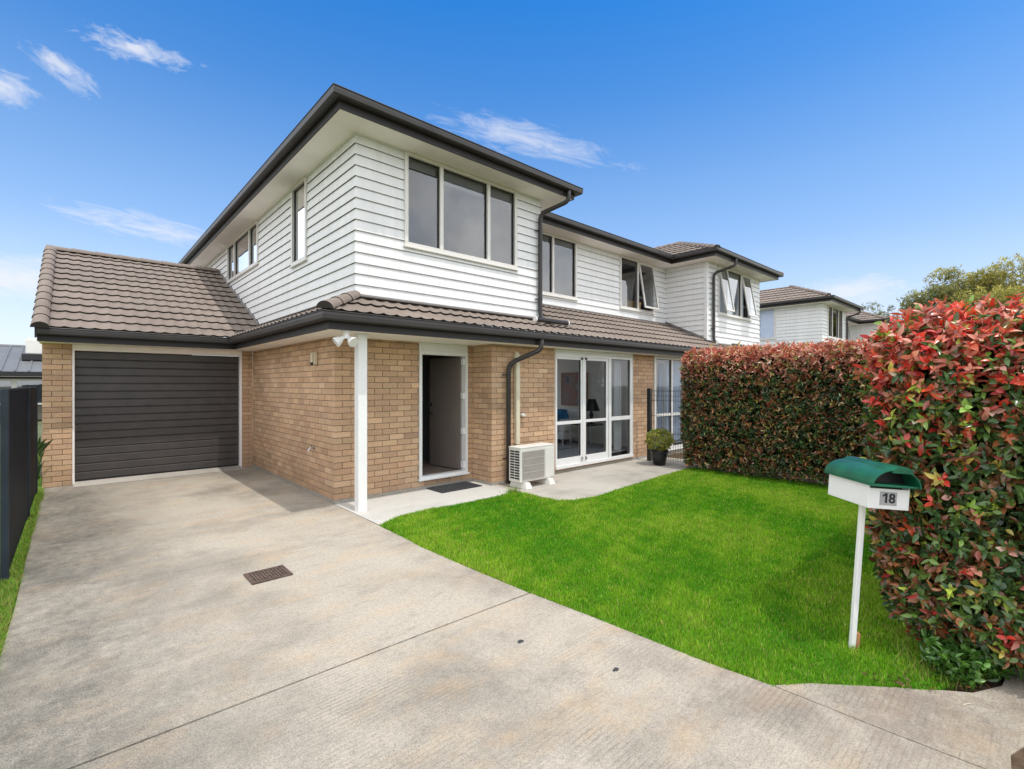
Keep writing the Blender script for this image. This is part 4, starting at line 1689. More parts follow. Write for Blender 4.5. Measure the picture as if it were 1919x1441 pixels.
# neighbour's house behind the fence
nb = thing('neighbour_house', 'low house with a dark ribbed steel roof seen over the fence', 'house', (-4, 31, 0))
d = MB()
d.box(-14, 31.5, 0, 3.2, 37, 2.0)
d.build('wall', M['nb_wall'], nb)
d = MB()
za, zb2 = 2.22, 3.62
d.face([(-15, 31, za), (4, 31, za), (4, 36, zb2), (-15, 36, zb2)])
d.face([(-15, 36, zb2), (4, 36, zb2), (4, 41, za), (-15, 41, za)])
for i in range(42):
    x = -15 + i * 0.45
    sl = Vector((0, 5, zb2 - za)).normalized()
    d.obox(Vector((x, 33.5, (za + zb2) / 2)), (0.03, 0, 0), sl * 2.58, Vector((0, -sl.z, sl.y)) * 0.045)
d.tube([(-15, 36, zb2), (4, 36, zb2)], 0.09, 8)
d.build('roof', M['nb_roof'], nb)
d = MB()
d.box(-15, 30.85, za - 0.22, 4, 31.02, za - 0.01)
d.build('gutter', M['black'], nb)
d = MB()
d.box(-12, 31.42, 0.7, 2.0, 31.49, 1.9)
nw = d.build('window', M['frame'], nb)
d = MB()
for i in range(7):
    d.box(-11.9 + i * 2, 31.40, 0.8, -10.1 + i * 2, 31.415, 1.82)
d.build('pane', M['pane_up'], nw)
d = MB()
d.box(-1.72, 33.0, 3.131, -1.14, 33.5, 3.80)
d.box(-1.68, 33.04, 3.801, -1.18, 33.46, 3.86)
vb = d.build('roof_vent', M['hvac'], nb, bevel=0.03)
d = MB()
d.box(-1.85, 32.9, 2.80, -1.0, 33.6, 3.13)
d.build('vent_base', M['black'], vb, bevel=0.03)

# strappy plant at the end of the fence
n = 30
ag = thing('strappy_plant', 'clump of long strappy green leaves between the fence end and the brick pillar', 'plant', (-0.42, 10.45, 0))
P = np.stack([RNG.uniform(-0.42, -0.385, n), RNG.uniform(10.25, 10.6, n), RNG.uniform(0.1, 0.65, n)], 1)
D = np.stack([RNG.normal(-0.02, 0.12, n), RNG.normal(-0.3, 0.35, n), np.full(n, 0.9)], 1)
leaf_mesh('leaves', P, D, unit(RNG.normal(size=(n, 3))), RNG.uniform(0.15, 0.28, n), np.full(n, 0.035), pick([(0.08, 0.16, 0.04), (0.16, 0.24, 0.06), (0.05, 0.11, 0.03)], n), M['leaf'], ag, curl=0.5)

# =================================================================== INSIDE THE LIVING ROOM
sofa = thing('sofa', 'white sofa seen through the glass doors of the living room', 'sofa', (9.05, 8.7, 0.2))
d = MB()
d.box(8.62, 7.72, 0.32, 9.46, 9.60, 0.50)
d.build('base', M['sofa'], sofa, bevel=0.03)
for k in range(2):
    d = MB()
    d.box(8.60, 7.90 + k * 0.78, 0.505, 9.26, 8.67 + k * 0.78, 0.66)
    d.build('seat_cushion', M['sofa'], sofa, bevel=0.04)
d = MB()
d.box(9.27, 7.72, 0.505, 9.47, 9.60, 1.02)
d.build('backrest', M['sofa'], sofa, bevel=0.05)
for yy_ in (7.70, 9.46):
    d = MB()
    d.box(8.62, yy_, 0.503, 9.26, yy_ + 0.17, 0.80)
    d.build('armrest', M['sofa'], sofa, bevel=0.04)
for (x, y) in ((8.68, 7.76), (9.40, 7.76), (8.68, 9.54), (9.40, 9.54)):
    d = MB()
    d.box(x - 0.02, y - 0.02, 0.2, x + 0.02, y + 0.02, 0.319)
    d.build('leg', M['steel'], sofa)


def cushion(name, label, x, y, z, s, mat, rz):
    me = MB()
    n = 10
    for side in (1, -1):
        for i in range(n):
            for j in range(n):
                q = []
                for (a, b_) in ((i, j), (i + 1, j), (i + 1, j + 1), (i, j + 1)):
                    u, v_ = a / n * 2 - 1, b_ / n * 2 - 1
                    th = 0.075 * ((1 - u ** 4) * (1 - v_ ** 4)) ** 0.5
                    q.append((side * th, u * s * (1 - 0.06 * v_ * v_), v_ * s * (1 - 0.06 * u * u)))
                me.face(q)
    o = me.build(name, mat, None, smooth=True)
    o.rotation_euler = (0, rad(-18), rz)
    o.location = (x, y, z)
    return tag(o, label, 'cushion', 'cushions on the white sofa')


cushion('cushion', 'bright blue cushion on the white sofa nearest the side table', 9.05, 8.12, 0.84, 0.20, M['blue'], 0.1)
cushion('cushion', 'bright blue cushion in the middle of the white sofa', 9.06, 8.50, 0.84, 0.20, M['blue'], -0.15)
cushion('cushion', 'dark teal cushion on the white sofa farthest from the side table', 9.00, 8.88, 0.84, 0.21, M['teal'], 0.05)
st = thing('side_table', 'glass side table with thin steel legs beside the white sofa', 'table', (8.95, 7.15, 0.2))
d = MB()
d.box(8.62, 6.86, 0.70, 9.28, 7.50, 0.72)
d.build('table_top', M['gutter'], st, bevel=0.003)
for (x, y) in ((8.64, 6.88), (9.26, 6.88), (8.64, 7.48), (9.26, 7.48)):
    d = MB()
    d.box(x - 0.012, y - 0.012, 0.2, x + 0.012, y + 0.012, 0.699)
    d.build('leg', M['steel'], st)
tl = thing('table_lamp', 'table lamp with a black cone shade on the side table', 'lamp', (8.95, 7.12, 0.72))
d = MB()
d.lathe([(0, 0.72), (0.07, 0.72), (0.07, 0.735), (0.02, 0.75), (0.03, 0.85), (0.05, 0.93), (0.02, 1.02), (0.008, 1.06), (0.008, 1.18), (0, 1.18)], (8.95, 7.12, 0), 18)
d.build('lamp_base', M['black'], tl, smooth=True)
d = MB()
d.lathe([(0.20, 1.03), (0.10, 1.30)], (8.95, 7.12, 0), 24)
d.build('lamp_shade', M['black'], tl, smooth=True)
pt = thing('painting', 'abstract grey and red painting on the living room wall above the sofa', 'painting', (9.48, 8.1, 1.52))
d = MB()
d.box(9.462, 7.68, 1.13, 9.494, 8.50, 1.92)
d.build('canvas', M['art'], pt, bevel=0.004)
d = MB()
rect_frame(d, wall_map('-X', 9.494), (7.66, 8.52, 1.11, 1.94), [(7.681, 8.499, 1.131, 1.919)], 0.0, 0.04)
d.build('picture_frame', M['timber'], pt)
d = MB()
d.box(6.6, 7.2, 0.2045, 8.7, 9.2, 0.215)
tag(d.build('rug', M['plate'], None), 'pale grey rug on the living room floor before the sofa', 'rug')

# boxes on the bedroom sill
cb = thing('cardboard_box', 'brown cardboard box on the sill of the half open upper window', 'box', (11.3, 7.80, 3.62))
d = MB()
d.box(11.06, 7.63, 3.62, 11.78, 7.90, 3.86)
d.build('carton', M['card'], cb, bevel=0.004)
d = MB()
d.hull8([(11.06, 7.625, 3.86), (11.78, 7.625, 3.86), (11.78, 7.632, 3.86), (11.06, 7.632, 3.86), (11.06, 7.60, 3.93), (11.78, 7.60, 3.93), (11.78, 7.605, 3.93), (11.06, 7.605, 3.93)])
d.build('flap', M['card'], cb)
d = MB()
d.box(10.66, 7.58, 3.58, 12.25, 8.0, 3.618)
d.build('window_ledge', M['white'], house, bevel=0.004)

# =================================================================== GROUND
def poly_slab(name, polys, z0, z1, mat, bevel=0.0):
    d = MB()
    for pts in polys:
        d.face([(x, y, z1) for x, y in pts])
        n = len(pts)
        for i in range(n):
            (xa, ya_), (xb, yb_) = pts[i], pts[(i + 1) % n]
            d.face([(xa, ya_, z1), (xb, yb_, z1), (xb, yb_, z0), (xa, ya_, z0)])
    o = d.build(name, mat, None)
    return struct(o)


g_ = MB()
g_.face([(-400, -400, -0.07), (400, -400, -0.07), (400, 400, -0.07), (-400, 400, -0.07)])
struct(g_.build('ground', M['ground'], None))
g_ = MB()
g_.face([(-1.5, -3, -0.034), (12, -3, -0.034), (12, 11.5, -0.034), (-1.5, 11.5, -0.034)])
struct(g_.build('soil', M['soil'], None))

JX = 0.0045
edge = [(2.63, 5.22), (2.62, 4.60), (2.60, 4.25), (2.62, 3.51), (2.66, 2.74)]
edge2 = [(2.66, 2.72), (2.71, 2.2), (2.745, 1.69), (2.77, 1.34), (2.82, 1.0), (2.85, 0.5), (2.885, 0.1), (2.93, -0.6), (3.0, -3.0)]
poly_slab('driveway', [
    [(-0.32, 5.105), (2.625, 5.105), (2.63, 5.22), (2.638, 5.6), (2.64, 6.536), (2.64, 10.66), (2.45, 10.66), (2.45, 11.3), (0.0, 11.3), (0.0, 10.64), (-0.36, 10.64)],
    [(-0.34, 2.815), (2.655, 2.735), (2.62, 3.51), (2.60, 4.25), (2.62, 4.60), (2.625, 5.10), (-0.32, 5.10)],
    [(-0.9, -3.0)] + list(reversed(edge2)) + [(-0.34, 2.80)],
], -0.12, 0.0, M['drive'])
# wedge up to the garage door
g_ = MB()
g_.face([(-0.01, 10.40, 0.0042), (2.46, 10.40, 0.0042), (2.44, 10.78, 0.035), (0.01, 10.78, 0.035)])
g_.face([(0.01, 10.78, 0.035), (2.44, 10.78, 0.035), (2.44, 11.2, 0.04), (0.01, 11.2, 0.04)])
struct(g_.build('garage_threshold', M['patio'], None))
poly_slab('bounce_slab', [[(2.9, 9.9), (16.4, 9.9), (16.4, 24.0), (2.9, 24.0)]], -0.05, 0.15, M['path'])  # unseen slab added to bounce daylight into the living room
lawn_edge = [(2.66, 5.22), (2.98, 5.40), (3.49, 5.45), (4.03, 5.41), (4.6, 5.42), (4.93, 5.45), (5.06, 5.27), (5.05, 4.91), (5.08, 4.64), (5.27, 4.50), (5.69, 4.43), (6.72, 4.54), (7.91, 4.63), (8.7, 4.68)]
poly_slab('path', [[(2.645, 5.225)] + [(x, y) for x, y in lawn_edge[1:6]] + [(5.045, 5.45), (5.045, 6.02), (5.01, 6.02), (5.01, 6.54), (2.65, 6.54)]], -0.12, 0.003, M['path'])
poly_slab('patio', [[(5.05, 5.28)] + lawn_edge[7:] + [(9.9, 4.7), (9.9, 6.02), (5.05, 6.02)]], -0.12, 0.0, M['patio'])
poly_slab('footpath', [[(2.83, 1.0), (3.0, 0.87), (3.14, 0.72), (3.30, 0.55), (3.38, 0.45), (3.47, 0.36), (3.55, 0.26), (3.75, 0.16), (4.6, 0.10), (4.6, -0.2), (3.6, 0.02), (3.33, 0.052), (3.2, 0.066), (3.08, 0.105), (2.895, 0.095), (2.86, 0.5)]], -0.12, -0.002, M['drive'])
lawn_poly = [(2.63, 5.22), (2.62, 4.60), (2.60, 4.25), (2.62, 3.51), (2.66, 2.74), (2.71, 2.2), (2.745, 1.69), (2.77, 1.34), (2.82, 1.0), (3.0, 0.87), (3.14, 0.72), (3.30, 0.55), (3.38, 0.45),
             (3.47, 0.38), (3.9, 0.30), (9.2, 0.6)] + [(9.2, 4.68)] + list(reversed(lawn_edge))[:-1]
g_ = MB()
g_.face([(x, y, -0.012) for x, y in lawn_poly])
struct(g_.build('lawn', M['turf'], None))
g_ = MB()
g_.face([(-6, 3.2, -0.03), (-0.30, 3.2, -0.03), (-0.30, 10.6, -0.03), (-0.6, 14, -0.03), (-6, 14, -0.03)])
g_.face([(-6, -2, -0.03), (-0.95, -3, -0.03), (-0.35, 2.8, -0.03), (-0.30, 3.199, -0.03), (-6, 3.199, -0.03)])
struct(g_.build('verge', M['turf'], None))
g_ = MB()
g_.face([(2.90, 0.16, -0.008), (2.97, -1.5, -0.008), (3.9, -1.5, -0.008), (3.9, 0.12, -0.008)])
struct(g_.build('bare_soil', M['soil'], None))


def in_poly(x, y, poly):
    inside = np.zeros(len(x), bool)
    j = len(poly) - 1
    for i in range(len(poly)):
        xi, yi = poly[i]
        xj, yj = poly[j]
        c_ = ((yi > y) != (yj > y)) & (x < (xj - xi) * (y - yi) / (yj - yi + 1e-12) + xi)
        inside ^= c_
        j = i
    return inside


def blades(name, X, Y, hgt, wid, C, zb=-0.015, lean=0.35):
    n = len(X)
    az = RNG.uniform(0, 2 * math.pi, n)
    dx, dy = np.cos(az), np.sin(az)
    la = RNG.uniform(0, 2 * math.pi, n)
    lm = np.abs(RNG.normal(0, lean, n)) * hgt
    V = np.empty((n, 5, 3), np.float32)
    V[:, 0] = np.stack([X - dx * wid / 2, Y - dy * wid / 2, np.full(n, zb)], 1)
    V[:, 1] = np.stack([X + dx * wid / 2, Y + dy * wid / 2, np.full(n, zb)], 1)
    mx, my = X + np.cos(la) * lm * 0.35, Y + np.sin(la) * lm * 0.35
    V[:, 2] = np.stack([mx + dx * wid * 0.36, my + dy * wid * 0.36, zb + hgt * 0.58], 1)
    V[:, 3] = np.stack([mx - dx * wid * 0.36, my - dy * wid * 0.36, zb + hgt * 0.58], 1)
    V[:, 4] = np.stack([X + np.cos(la) * lm, Y + np.sin(la) * lm, zb + hgt], 1)
    q = (np.arange(n)[:, None] * 5 + np.array([[0, 1, 2, 3, 3, 2, 4]])).reshape(-1).astype(np.int32)
    me = bpy.data.meshes.new(name)
    me.vertices.add(n * 5)
    me.vertices.foreach_set('co', V.ravel())
    me.loops.add(n * 7)
    me.loops.foreach_set('vertex_index', q)
    me.polygons.add(n * 2)
    ls = (np.arange(n)[:, None] * 7 + np.array([[0, 4]])).reshape(-1).astype(np.int32)
    me.polygons.foreach_set('loop_start', ls)
    me.polygons.foreach_set('loop_total', np.tile(np.array([4, 3], np.int32), n))
    ca = me.color_attributes.new('tint', 'FLOAT_COLOR', 'POINT')
    cc = np.ones((n, 5, 4), np.float32)
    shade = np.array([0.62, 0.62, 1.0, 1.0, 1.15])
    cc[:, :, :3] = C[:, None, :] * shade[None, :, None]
    ca.data.foreach_set('color', cc.ravel())
    me.update(calc_edges=True)
    me.materials.append(M['grass'])
    o = bpy.data.objects.new(name, me)
    COL.objects.link(o)
    return o


def wave_noise(x, y, s, seed):
    r = np.random.default_rng(seed)
    t = np.zeros_like(x)
    for i in range(9):
        a = r.uniform(0, 2 * math.pi)
        fq = s * r.uniform(0.5, 2.2)
        t += np.sin((x * math.cos(a) + y * math.sin(a)) * fq + r.uniform(0, 6.3))
    return t / 4.2


N0 = 620000
X = RNG.uniform(2.55, 9.1, N0)
Y = RNG.uniform(0.3, 5.5, N0)
dist = np.hypot(X, Y)
keep = in_poly(X, Y, lawn_poly) & (RNG.random(N0) < np.clip(4.2 / dist, 0.35, 1.0))
keep &= ~((X > 4.1) & (Y < 0.55))
X, Y = X[keep], Y[keep]
# ragged overhang at the edges
X = X + RNG.normal(scale=0.012, size=len(X))
Y = Y + RNG.normal(scale=0.012, size=len(X))
n = len(X)
dist = np.hypot(X, Y)
pt_ = wave_noise(X, Y, 2.6, 3)
pf = wave_noise(X, Y, 11.0, 5)
hg = 0.031 * np.clip(1 + 0.22 * pt_ + 0.18 * pf + RNG.normal(scale=0.25, size=n), 0.4, 2.0)
wd = np.clip(0.0036 * dist / 3.2, 0.0036, 0.0085) * RNG.uniform(0.7, 1.3, n)
g0, g1, gy = np.array([0.095, 0.37, 0.008]), np.array([0.35, 0.58, 0.035]), np.array([0.62, 0.56, 0.16])
t = np.clip(0.5 + 0.40 * pt_ + 0.34 * pf + RNG.normal(scale=0.25, size=n), 0, 1)[:, None]
C = g0 * (1 - t) + g1 * t
dry = RNG.random(n) < (0.05 + 0.12 * np.clip(pt_ + 0.4 * pf, 0, 1))
C[dry] = gy
C *= np.clip(1 + RNG.normal(scale=0.24, size=(n, 1)), 0.4, 1.7)
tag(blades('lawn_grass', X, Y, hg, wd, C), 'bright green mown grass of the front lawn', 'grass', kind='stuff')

# rougher grass along the fence, round the hedge foot and on the street side
Xs, Ys, Hs = [], [], []
n = 26000
xx, yy = RNG.uniform(-0.41, -0.335, n), RNG.uniform(2.7, 10.5, n)
kk = RNG.random(n) < np.clip(0.55 + 0.5 * np.sin(yy * 5.0) * np.sin(yy * 1.7 + 1), 0.08, 1)
Xs.append(xx[kk]); Ys.append(yy[kk]); Hs.append(RNG.uniform(0.02, 0.075, kk.sum()))
n = 60000
xx, yy = RNG.uniform(-2.6, -0.33, n), RNG.uniform(3.6, 5.78, n)
Xs.append(xx); Ys.append(yy); Hs.append(RNG.uniform(0.03, 0.09, n))
n = 1500
xx, yy = RNG.uniform(3.35, 4.2, n), RNG.uniform(0.22, 0.62, n)
k = in_poly(xx, yy, [(3.42, 0.44), (3.60, 0.28), (3.9, 0.16), (4.3, 0.14), (4.2, 0.7), (3.6, 0.7)])
Xs.append(xx[k]); Ys.append(yy[k]); Hs.append(RNG.uniform(0.03, 0.11, k.sum()))
n = 1500
xx, yy = RNG.uniform(2.97, 3.9, n), RNG.uniform(-0.9, 0.045, n)
Xs.append(xx); Ys.append(yy); Hs.append(RNG.uniform(0.02, 0.06, n))
n = 260
xx, yy = RNG.normal(4.93, 0.06, n), RNG.normal(5.44, 0.03, n)
Xs.append(xx); Ys.append(yy); Hs.append(RNG.uniform(0.05, 0.14, n))
n = 340
yy = RNG.uniform(0.12, 0.98, n)
xx = 2.885 - (yy - 0.1) * 0.066 + RNG.normal(scale=0.006, size=n)
kk = RNG.random(n) < np.clip(1.1 - yy * 1.2, 0.1, 1)
Xs.append(xx[kk]); Ys.append(yy[kk]); Hs.append(RNG.uniform(0.012, 0.035, kk.sum()))
X, Y, hg = np.concatenate(Xs), np.concatenate(Ys), np.concatenate(Hs)
n = len(X)
C = 1.35 * pick([(0.10, 0.25, 0.018), (0.18, 0.34, 0.03), (0.26, 0.32, 0.06), (0.08, 0.20, 0.015), (0.30, 0.26, 0.09)], n, 0.2)
tag(blades('rough_grass', X, Y, hg, np.full(n, 0.005), C, -0.03, 0.55), 'rough longer grass along the fence foot and hedge edge', 'grass', kind='stuff')

# weeds: little round leaves under the near hedge
n = 1100
P = np.stack([RNG.uniform(3.4, 4.4, n), RNG.uniform(-0.1, 0.5, n), RNG.uniform(0.0, 0.14, n)], 1)
k = in_poly(P[:, 0], P[:, 1], [(3.50, 0.40), (3.60, 0.24), (3.75, 0.15), (4.3, 0.06), (4.3, 0.5), (3.7, 0.5)])
P = P[k]
bp, bd, bn, idx = sprigs(P, np.array([[0, 0, 1.0]]) + RNG.normal(scale=0.4, size=P.shape), 5, 1.0, 0.04, 0.03)
m = len(bp)
o = leaf_mesh('weeds', bp, bd, bn, RNG.uniform(0.025, 0.06, m), RNG.uniform(0.015, 0.03, m), pick([(0.08, 0.20, 0.03), (0.12, 0.26, 0.04), (0.05, 0.13, 0.025)], m), M['leaf'], None)
tag(o, 'low green weeds sprouting at the foot of the near hedge', 'weeds', kind='stuff')
# fallen leaves and crumbs of bark on the soil
n = 420
xx, yy = RNG.uniform(3.05, 4.2, n), RNG.uniform(0.05, 0.8, n)
k = in_poly(xx, yy, [(3.20, 0.66), (3.36, 0.46), (3.5, 0.32), (3.72, 0.18), (4.2, 0.12), (4.2, 0.30), (3.7, 0.36), (3.5, 0.50), (3.3, 0.68)])
P = np.stack([xx[k], yy[k], RNG.uniform(0.002, 0.02, k.sum())], 1)
m = len(P)
D = np.stack([RNG.normal(size=m), RNG.normal(size=m), RNG.normal(0, 0.2, m)], 1)
o = leaf_mesh('leaf_litter', P, D, np.tile(np.array([[0, 0, 1.0]]), (m, 1)) + RNG.normal(scale=0.3, size=(m, 3)), RNG.uniform(0.02, 0.05, m), RNG.uniform(0.006, 0.02, m),
              pick([(0.16, 0.09, 0.05), (0.26, 0.16, 0.10), (0.09, 0.05, 0.03), (0.30, 0.12, 0.06)], m), M['leaf_matt'], None)
tag(o, 'brown dead leaves scattered on the soil at the hedge foot', 'leaf litter', kind='stuff')

# drain grate
dr = thing('drain_grate', 'rusty rectangular drain grate set in the driveway', 'drain', (1.24, 4.49, 0))
d = MB()
rect_frame(d, lambda u, o_, z: (u, z, 0.0045 + o_), (1.08, 1.40, 4.35, 4.63), [(1.10, 1.38, 4.37, 4.61)], 0.0, 0.008)
d.build('grate_frame', M['rust'], dr)
d = MB()
for i in range(12):
    x = 1.108 + i * 0.0242
    d.box(x - 0.0088, 4.371, 0.0045, x + 0.0088, 4.609, 0.010)
d.box(1.101, 4.485, 0.0048, 1.379, 4.495, 0.0095)
d.build('grate_bar', M['rust'], dr)
d = MB()
d.face([(1.1, 4.37, 0.0022), (1.38, 4.37, 0.0022), (1.38, 4.61, 0.0022), (1.1, 4.61, 0.0022)])
d.build('grate_pit', M['hvac_dark'], dr)

for i, (x, y, lab) in enumerate(((2.11, 2.25, 'dark flat pebble lying on the driveway, the one farther from the street'), (2.31, 1.66, 'dark flat pebble lying on the driveway, the one nearer the street'))):
    d = MB()
    n = 12
    prof = []
    for kx in range(n):
        a = 2 * math.pi * kx / n
        rr = random.uniform(0.7, 1.1)
        prof.append((x + math.cos(a) * 0.02 * rr, y + math.sin(a) * 0.013 * rr))
    d.face([(px_, py_, 0.007) for px_, py_ in prof])
    for kx in range(n):
        k2 = (kx + 1) % n
        c0_, c1_ = prof[kx], prof[k2]
        d.face([(c0_[0], c0_[1], 0.007), (c1_[0], c1_[1], 0.007), (x + (c1_[0] - x) * 1.3, y + (c1_[1] - y) * 1.3, 0.0), (x + (c0_[0] - x) * 1.3, y + (c0_[1] - y) * 1.3, 0.0)])
    tag(d.build('pebble', M['rubber'], None), lab, 'pebble', 'dark pebbles on the driveway')
d = MB()
d.tube([(3.36, 0.285, 0.003), (3.39, 0.272, 0.005), (3.415, 0.258, 0.003)], [0.0012, 0.002, 0.001], 6)
tag(d.build('twig', M['cream'], None), 'short pale twig lying on the footpath by the hedge', 'twig')

# =================================================================== TREES BEYOND
def tree(label, loc, H, crown, ncl, cols, leaf, seed, airy=0.0, trunk_h=0.45):
    rr = np.random.default_rng(seed)
    root = thing('tree', label, 'tree', loc, 'trees behind the hedge')
    L = Vector(loc)
    tr = MB()
    top = L + Vector((0, 0, H * trunk_h))
    tr.tube([L, L + Vector((0.1, 0.05, H * trunk_h * 0.5)), top], [0.28, 0.22, 0.16], 10)
    cl = []
    cen = np.array(L) + np.array([0, 0, H - crown[2]])
    nb_ = 22
    for i in range(nb_):
        v = rr.normal(size=3)
        v /= np.linalg.norm(v)
        v[2] = abs(v[2]) * 0.9 - 0.25
        e = cen + v * np.array(crown) * rr.uniform(0.55, 1.0)
        mid = (np.array(top) + e) / 2 + rr.normal(scale=0.3, size=3)
        tr.tube([top, Vector(mid), Vector(e)], [0.10, 0.06, 0.02], 6)
        cl.append((e, rr.uniform(0.55, 1.25)))
        for _ in range(2):
            e2 = e + rr.normal(scale=0.25, size=3) * np.array(crown)
            tr.tube([Vector(mid), Vector(e2)], [0.04, 0.012], 5)
            cl.append((e2, rr.uniform(0.35, 0.9)))
    tr.build('trunk', M['bark'], root)
    Ps, As, Sh = [], [], []
    rmean = float(np.mean(crown))
    for e, s_ in cl:
        m_ = int(ncl * s_)
        v = rr.normal(size=(m_, 3))
        v /= np.linalg.norm(v, axis=1, keepdims=True)
        rad_ = rr.random((m_, 1)) ** (0.33 + airy) * s_ * rmean * 0.36
        Ps.append(e + v * rad_ * np.array([1.15, 1.15, 0.75]))
        As.append(v + np.array([0, 0, 0.5]))
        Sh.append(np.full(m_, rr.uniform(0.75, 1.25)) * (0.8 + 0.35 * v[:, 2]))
    P, A, S_ = np.concatenate(Ps), np.concatenate(As), np.concatenate(Sh)
    bp, bd, bn, idx = sprigs(P, A + RNG.normal(scale=0.5, size=A.shape), 5, 0.9, leaf, leaf)
    m_ = len(bp)
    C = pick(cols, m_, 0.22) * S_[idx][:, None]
    leaf_mesh('crown', bp, bd, bn, leaf * RNG.uniform(0.6, 1.4, m_), leaf * 0.34 * RNG.uniform(0.7, 1.3, m_), np.clip(C, 0.003, 0.9), M['leaf_matt'], root, simple_leaf=True)
    return root


OL = [(0.45, 0.41, 0.10), (0.36, 0.34, 0.085), (0.55, 0.48, 0.12), (0.26, 0.26, 0.07)]
DG = [(0.24, 0.255, 0.10), (0.18, 0.20, 0.08), (0.30, 0.30, 0.12)]


def at(px, d_):
    p = FWD * d_ + RGT * ((px - 959.5) / FPX * d_)
    return (p.x, p.y, -0.05)


tree('broad dense olive green tree rising above the near red hedge', at(1868, 36), 10.6, (4.6, 4.6, 3.4), 260, OL, 0.20, 1, 0.0)
tree('airy grey green tree between the broad olive tree and the small sparse one', at(1762, 37), 10.2, (2.3, 2.3, 3.0), 90, DG + OL[:1], 0.20, 2, 0.25)
tree('thin sparse small tree behind the end of the distant townhouse roof', at(1630, 42), 8.8, (2.2, 2.2, 2.2), 40, DG, 0.17, 3, 0.3)

# =================================================================== LIGHT, SKY, CAMERA
SUN = Vector((0.035, -1.0, 2.60)).normalized()
el = math.asin(SUN.z)
sl = bpy.data.lights.new('sun', 'SUN')
sl.energy = 2.45
sl.angle = rad(0.7)
sl.color = (1.0, 0.955, 0.89)
so_ = bpy.data.objects.new('sun', sl)
so_.rotation_euler = SUN.to_track_quat('Z', 'Y').to_euler()
so_.location = (0, -10, 30)
COL.objects.link(so_)

wd_ = bpy.data.worlds.new('World')
SC.world = wd_
wd_.use_nodes = True
nt = wd_.node_tree
nt.nodes.clear()
g = NG(nt)
out = nt.nodes.new('ShaderNodeOutputWorld')
bg = nt.nodes.new('ShaderNodeBackground')
sky = nt.nodes.new('ShaderNodeTexSky')
sky.sky_type = 'NISHITA'
sky.sun_disc = False
sky.sun_elevation = el
sky.sun_rotation = math.atan2(SUN.x, SUN.y)
sky.air_density = 1.0
sky.dust_density = 0.6
sky.ozone_density = 3.0
STR = 0.15
bg.inputs['Strength'].default_value = STR
tc = nt.nodes.new('ShaderNodeTexCoord')
dirv = tc.outputs['Generated']


def dot(vec):
    n_ = g.n('ShaderNodeVectorMath')
    n_.operation = 'DOT_PRODUCT'
    g.l(dirv, n_.inputs[0])
    n_.inputs[1].default_value = tuple(vec)
    return n_.outputs['Value']


zz = dot((0, 0, 1))
# grade the clear sky: deep blue aloft, pale at the horizon
skyc = g.mixc(1.0, sky.outputs[0], g.ramp(zz, [(0.0, (1.35, 1.2, 1.1)), (0.12, (1.35, 1.28, 1.32)), (0.35, (0.90, 1.24, 1.46)), (0.62, (0.22, 0.98, 1.60)), (1.0, (0.4, 1.1, 1.6))]), 'MULTIPLY')
haze = g.ramp(zz, [(0.0, 0.62), (0.10, 0.40), (0.26, 0.10), (0.5, 0.0)])
skyc = g.mixc(haze, skyc, (0.80 / STR, 0.87 / STR, 0.97 / STR))


def wisp(px, py, wpx, hpx, ang, amt, seed, thr=0.5, stretch=2.2, col=(0.93, 0.94, 0.98)):
    """a patch of thin cloud at a fixed place in the sky"""
    global skyc
    c_ = view_dir(px, py)
    rt = c_.cross(Vector((0, 0, 1))).normalized()
    upv = rt.cross(c_)
    a = rad(ang)
    ax = rt * math.cos(a) + upv * math.sin(a)
    bx_ = upv * math.cos(a) - rt * math.sin(a)
    sc_ = (FPX ** 2 + (px - 959.5) ** 2 + (py - 720) ** 2) ** 0.5
    u = g.math('MULTIPLY', dot(ax), sc_ / wpx)
    v_ = g.math('MULTIPLY', dot(bx_), sc_ / hpx)
    cb_ = g.n('ShaderNodeCombineXYZ')
    g.l(u, cb_.inputs[0])
    g.l(v_, cb_.inputs[1])
    ln = g.n('ShaderNodeVectorMath')
    ln.operation = 'LENGTH'
    g.l(cb_.outputs[0], ln.inputs[0])
    cb2 = g.n('ShaderNodeCombineXYZ')
    g.l(g.math('ADD', g.math('MULTIPLY', u, wpx / hpx / stretch), seed * 7.3), cb2.inputs[0])
    g.l(v_, cb2.inputs[1])
    cb2.inputs[2].default_value = seed * 3.1
    t_n = g.n('ShaderNodeTexNoise')
    t_n.inputs['Scale'].default_value = 2.3
    t_n.inputs['Detail'].default_value = 8
    t_n.inputs['Roughness'].default_value = 0.68
    t_n.inputs['Distortion'].default_value = 0.6
    g.l(cb2.outputs[0], t_n.inputs['Vector'])
    fall = g.math('SUBTRACT', 1.0, ln.outputs['Value'], clamp=True)
    m_ = g.math('MULTIPLY', g.math('SUBTRACT', g.math('ADD', t_n.outputs['Fac'], g.math('MULTIPLY', fall, 0.62)), thr + 0.27, clamp=True), 2.6, clamp=True)
    m_ = g.math('MULTIPLY', m_, g.math('MULTIPLY', fall, 4.0, clamp=True))
    m_ = g.math('MULTIPLY', m_, g.math('GREATER_THAN', dot(c_), 0.2))
    skyc = g.mixc(g.math('MULTIPLY', m_, amt), skyc, tuple(x / STR for x in col))


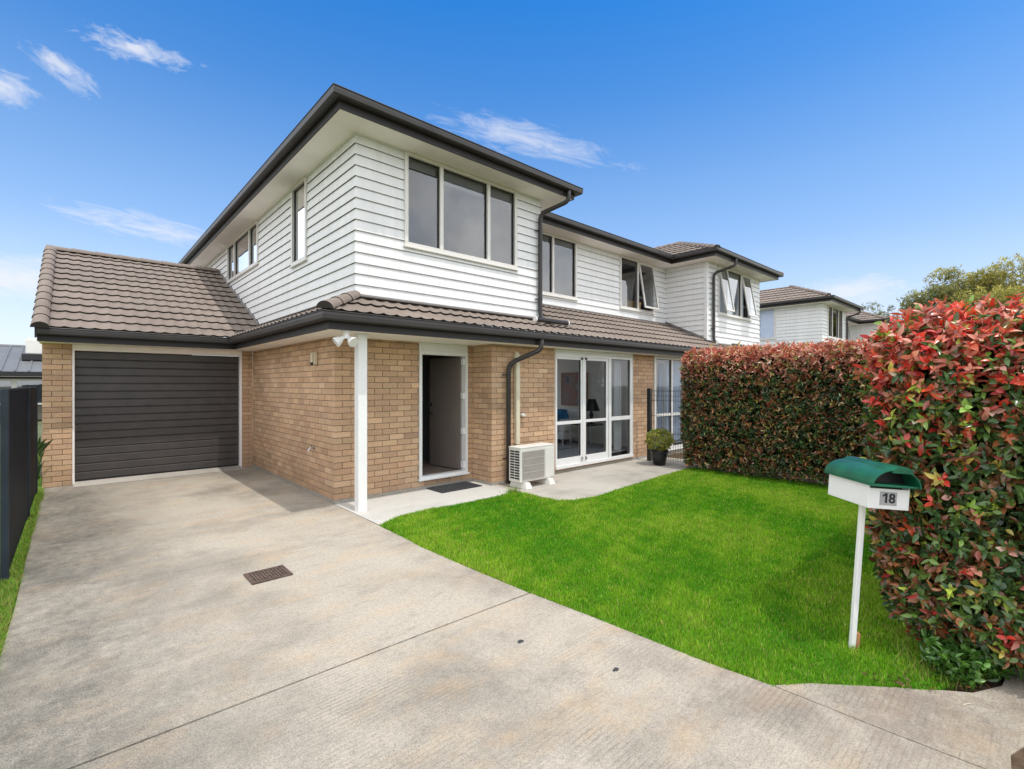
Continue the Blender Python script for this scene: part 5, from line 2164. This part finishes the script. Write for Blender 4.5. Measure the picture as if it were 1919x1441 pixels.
wisp(255, 92, 165, 38, 3, 0.75, 1)
wisp(118, 128, 105, 40, -24, 0.65, 2)
wisp(5, 160, 100, 60, -10, 0.7, 3)
wisp(995, 262, 290, 44, -14, 0.55, 4, 0.47, 4.5)
wisp(290, 430, 230, 40, -5, 0.62, 5, 0.48, 4.0)
wisp(20, 520, 240, 75, 4, 0.75, 6, 0.42, 2.5)
wisp(1590, 545, 150, 40, 2, 0.65, 7, 0.42, 2.5)
wisp(1480, 610, 320, 60, 2, 0.45, 8, 0.45, 2.5)
# broken cloud on the street side, unseen, brightened to add fill light
bk = g.math('MAXIMUM', g.math('MULTIPLY', g.math('ADD', dot((0.0, -1.0, 0.0)), -0.03, clamp=True), 5.0, clamp=True),
            g.math('MULTIPLY', g.math('ADD', dot((-1.0, 0.0, 0.0)), -0.16, clamp=True), 5.0, clamp=True))
cn = g.noise(dirv, 2.1, 7, 0.6)
cmask = g.math('MULTIPLY', bk, g.ramp(cn, [(0.34, 0.15), (0.58, 1.0)]))
ccol = g.ramp(g.noise(dirv, 3.6, 6, 0.6), [(0.3, tuple(x / STR for x in (1.35, 1.37, 1.40))), (0.7, tuple(x / STR for x in (2.9, 2.86, 2.80)))])
skyc = g.mixc(cmask, skyc, ccol)
# added bright cloud overhead, out of frame, for neutral fill light
oh = g.math('MULTIPLY', g.math('SUBTRACT', zz, 0.70, clamp=True), 5.0, clamp=True)
skyc = g.mixc(g.math('MULTIPLY', oh, g.ramp(cn, [(0.3, 0.35), (0.6, 0.85)])), skyc, tuple(x / STR for x in (2.0, 1.96, 1.88)))
g.l(skyc, bg.inputs['Color'])
g.l(bg.outputs[0], out.inputs['Surface'])

cam = bpy.data.cameras.new('camera')
cam.sensor_width = 36
cam.lens = FPX / 1919 * 36
cam.clip_end = 2000
cam.clip_start = 0.05
co = bpy.data.objects.new('camera', cam)
co.location = (0, 0, CAM_H)
co.rotation_euler = (rad(90), 0, YAW - rad(90))
COL.objects.link(co)
SC.camera = co

SC.view_settings.view_transform = 'Standard'
SC.view_settings.look = 'None'
SC.view_settings.exposure = 0
SC.view_settings.gamma = 1
SC.render.engine = 'CYCLES'
SC.cycles.use_denoising = True
SC.cycles.max_bounces = 10
SC.cycles.diffuse_bounces = 5
SC.cycles.transparent_max_bounces = 24
SC.cycles.caustics_reflective = False
SC.cycles.caustics_refractive = False
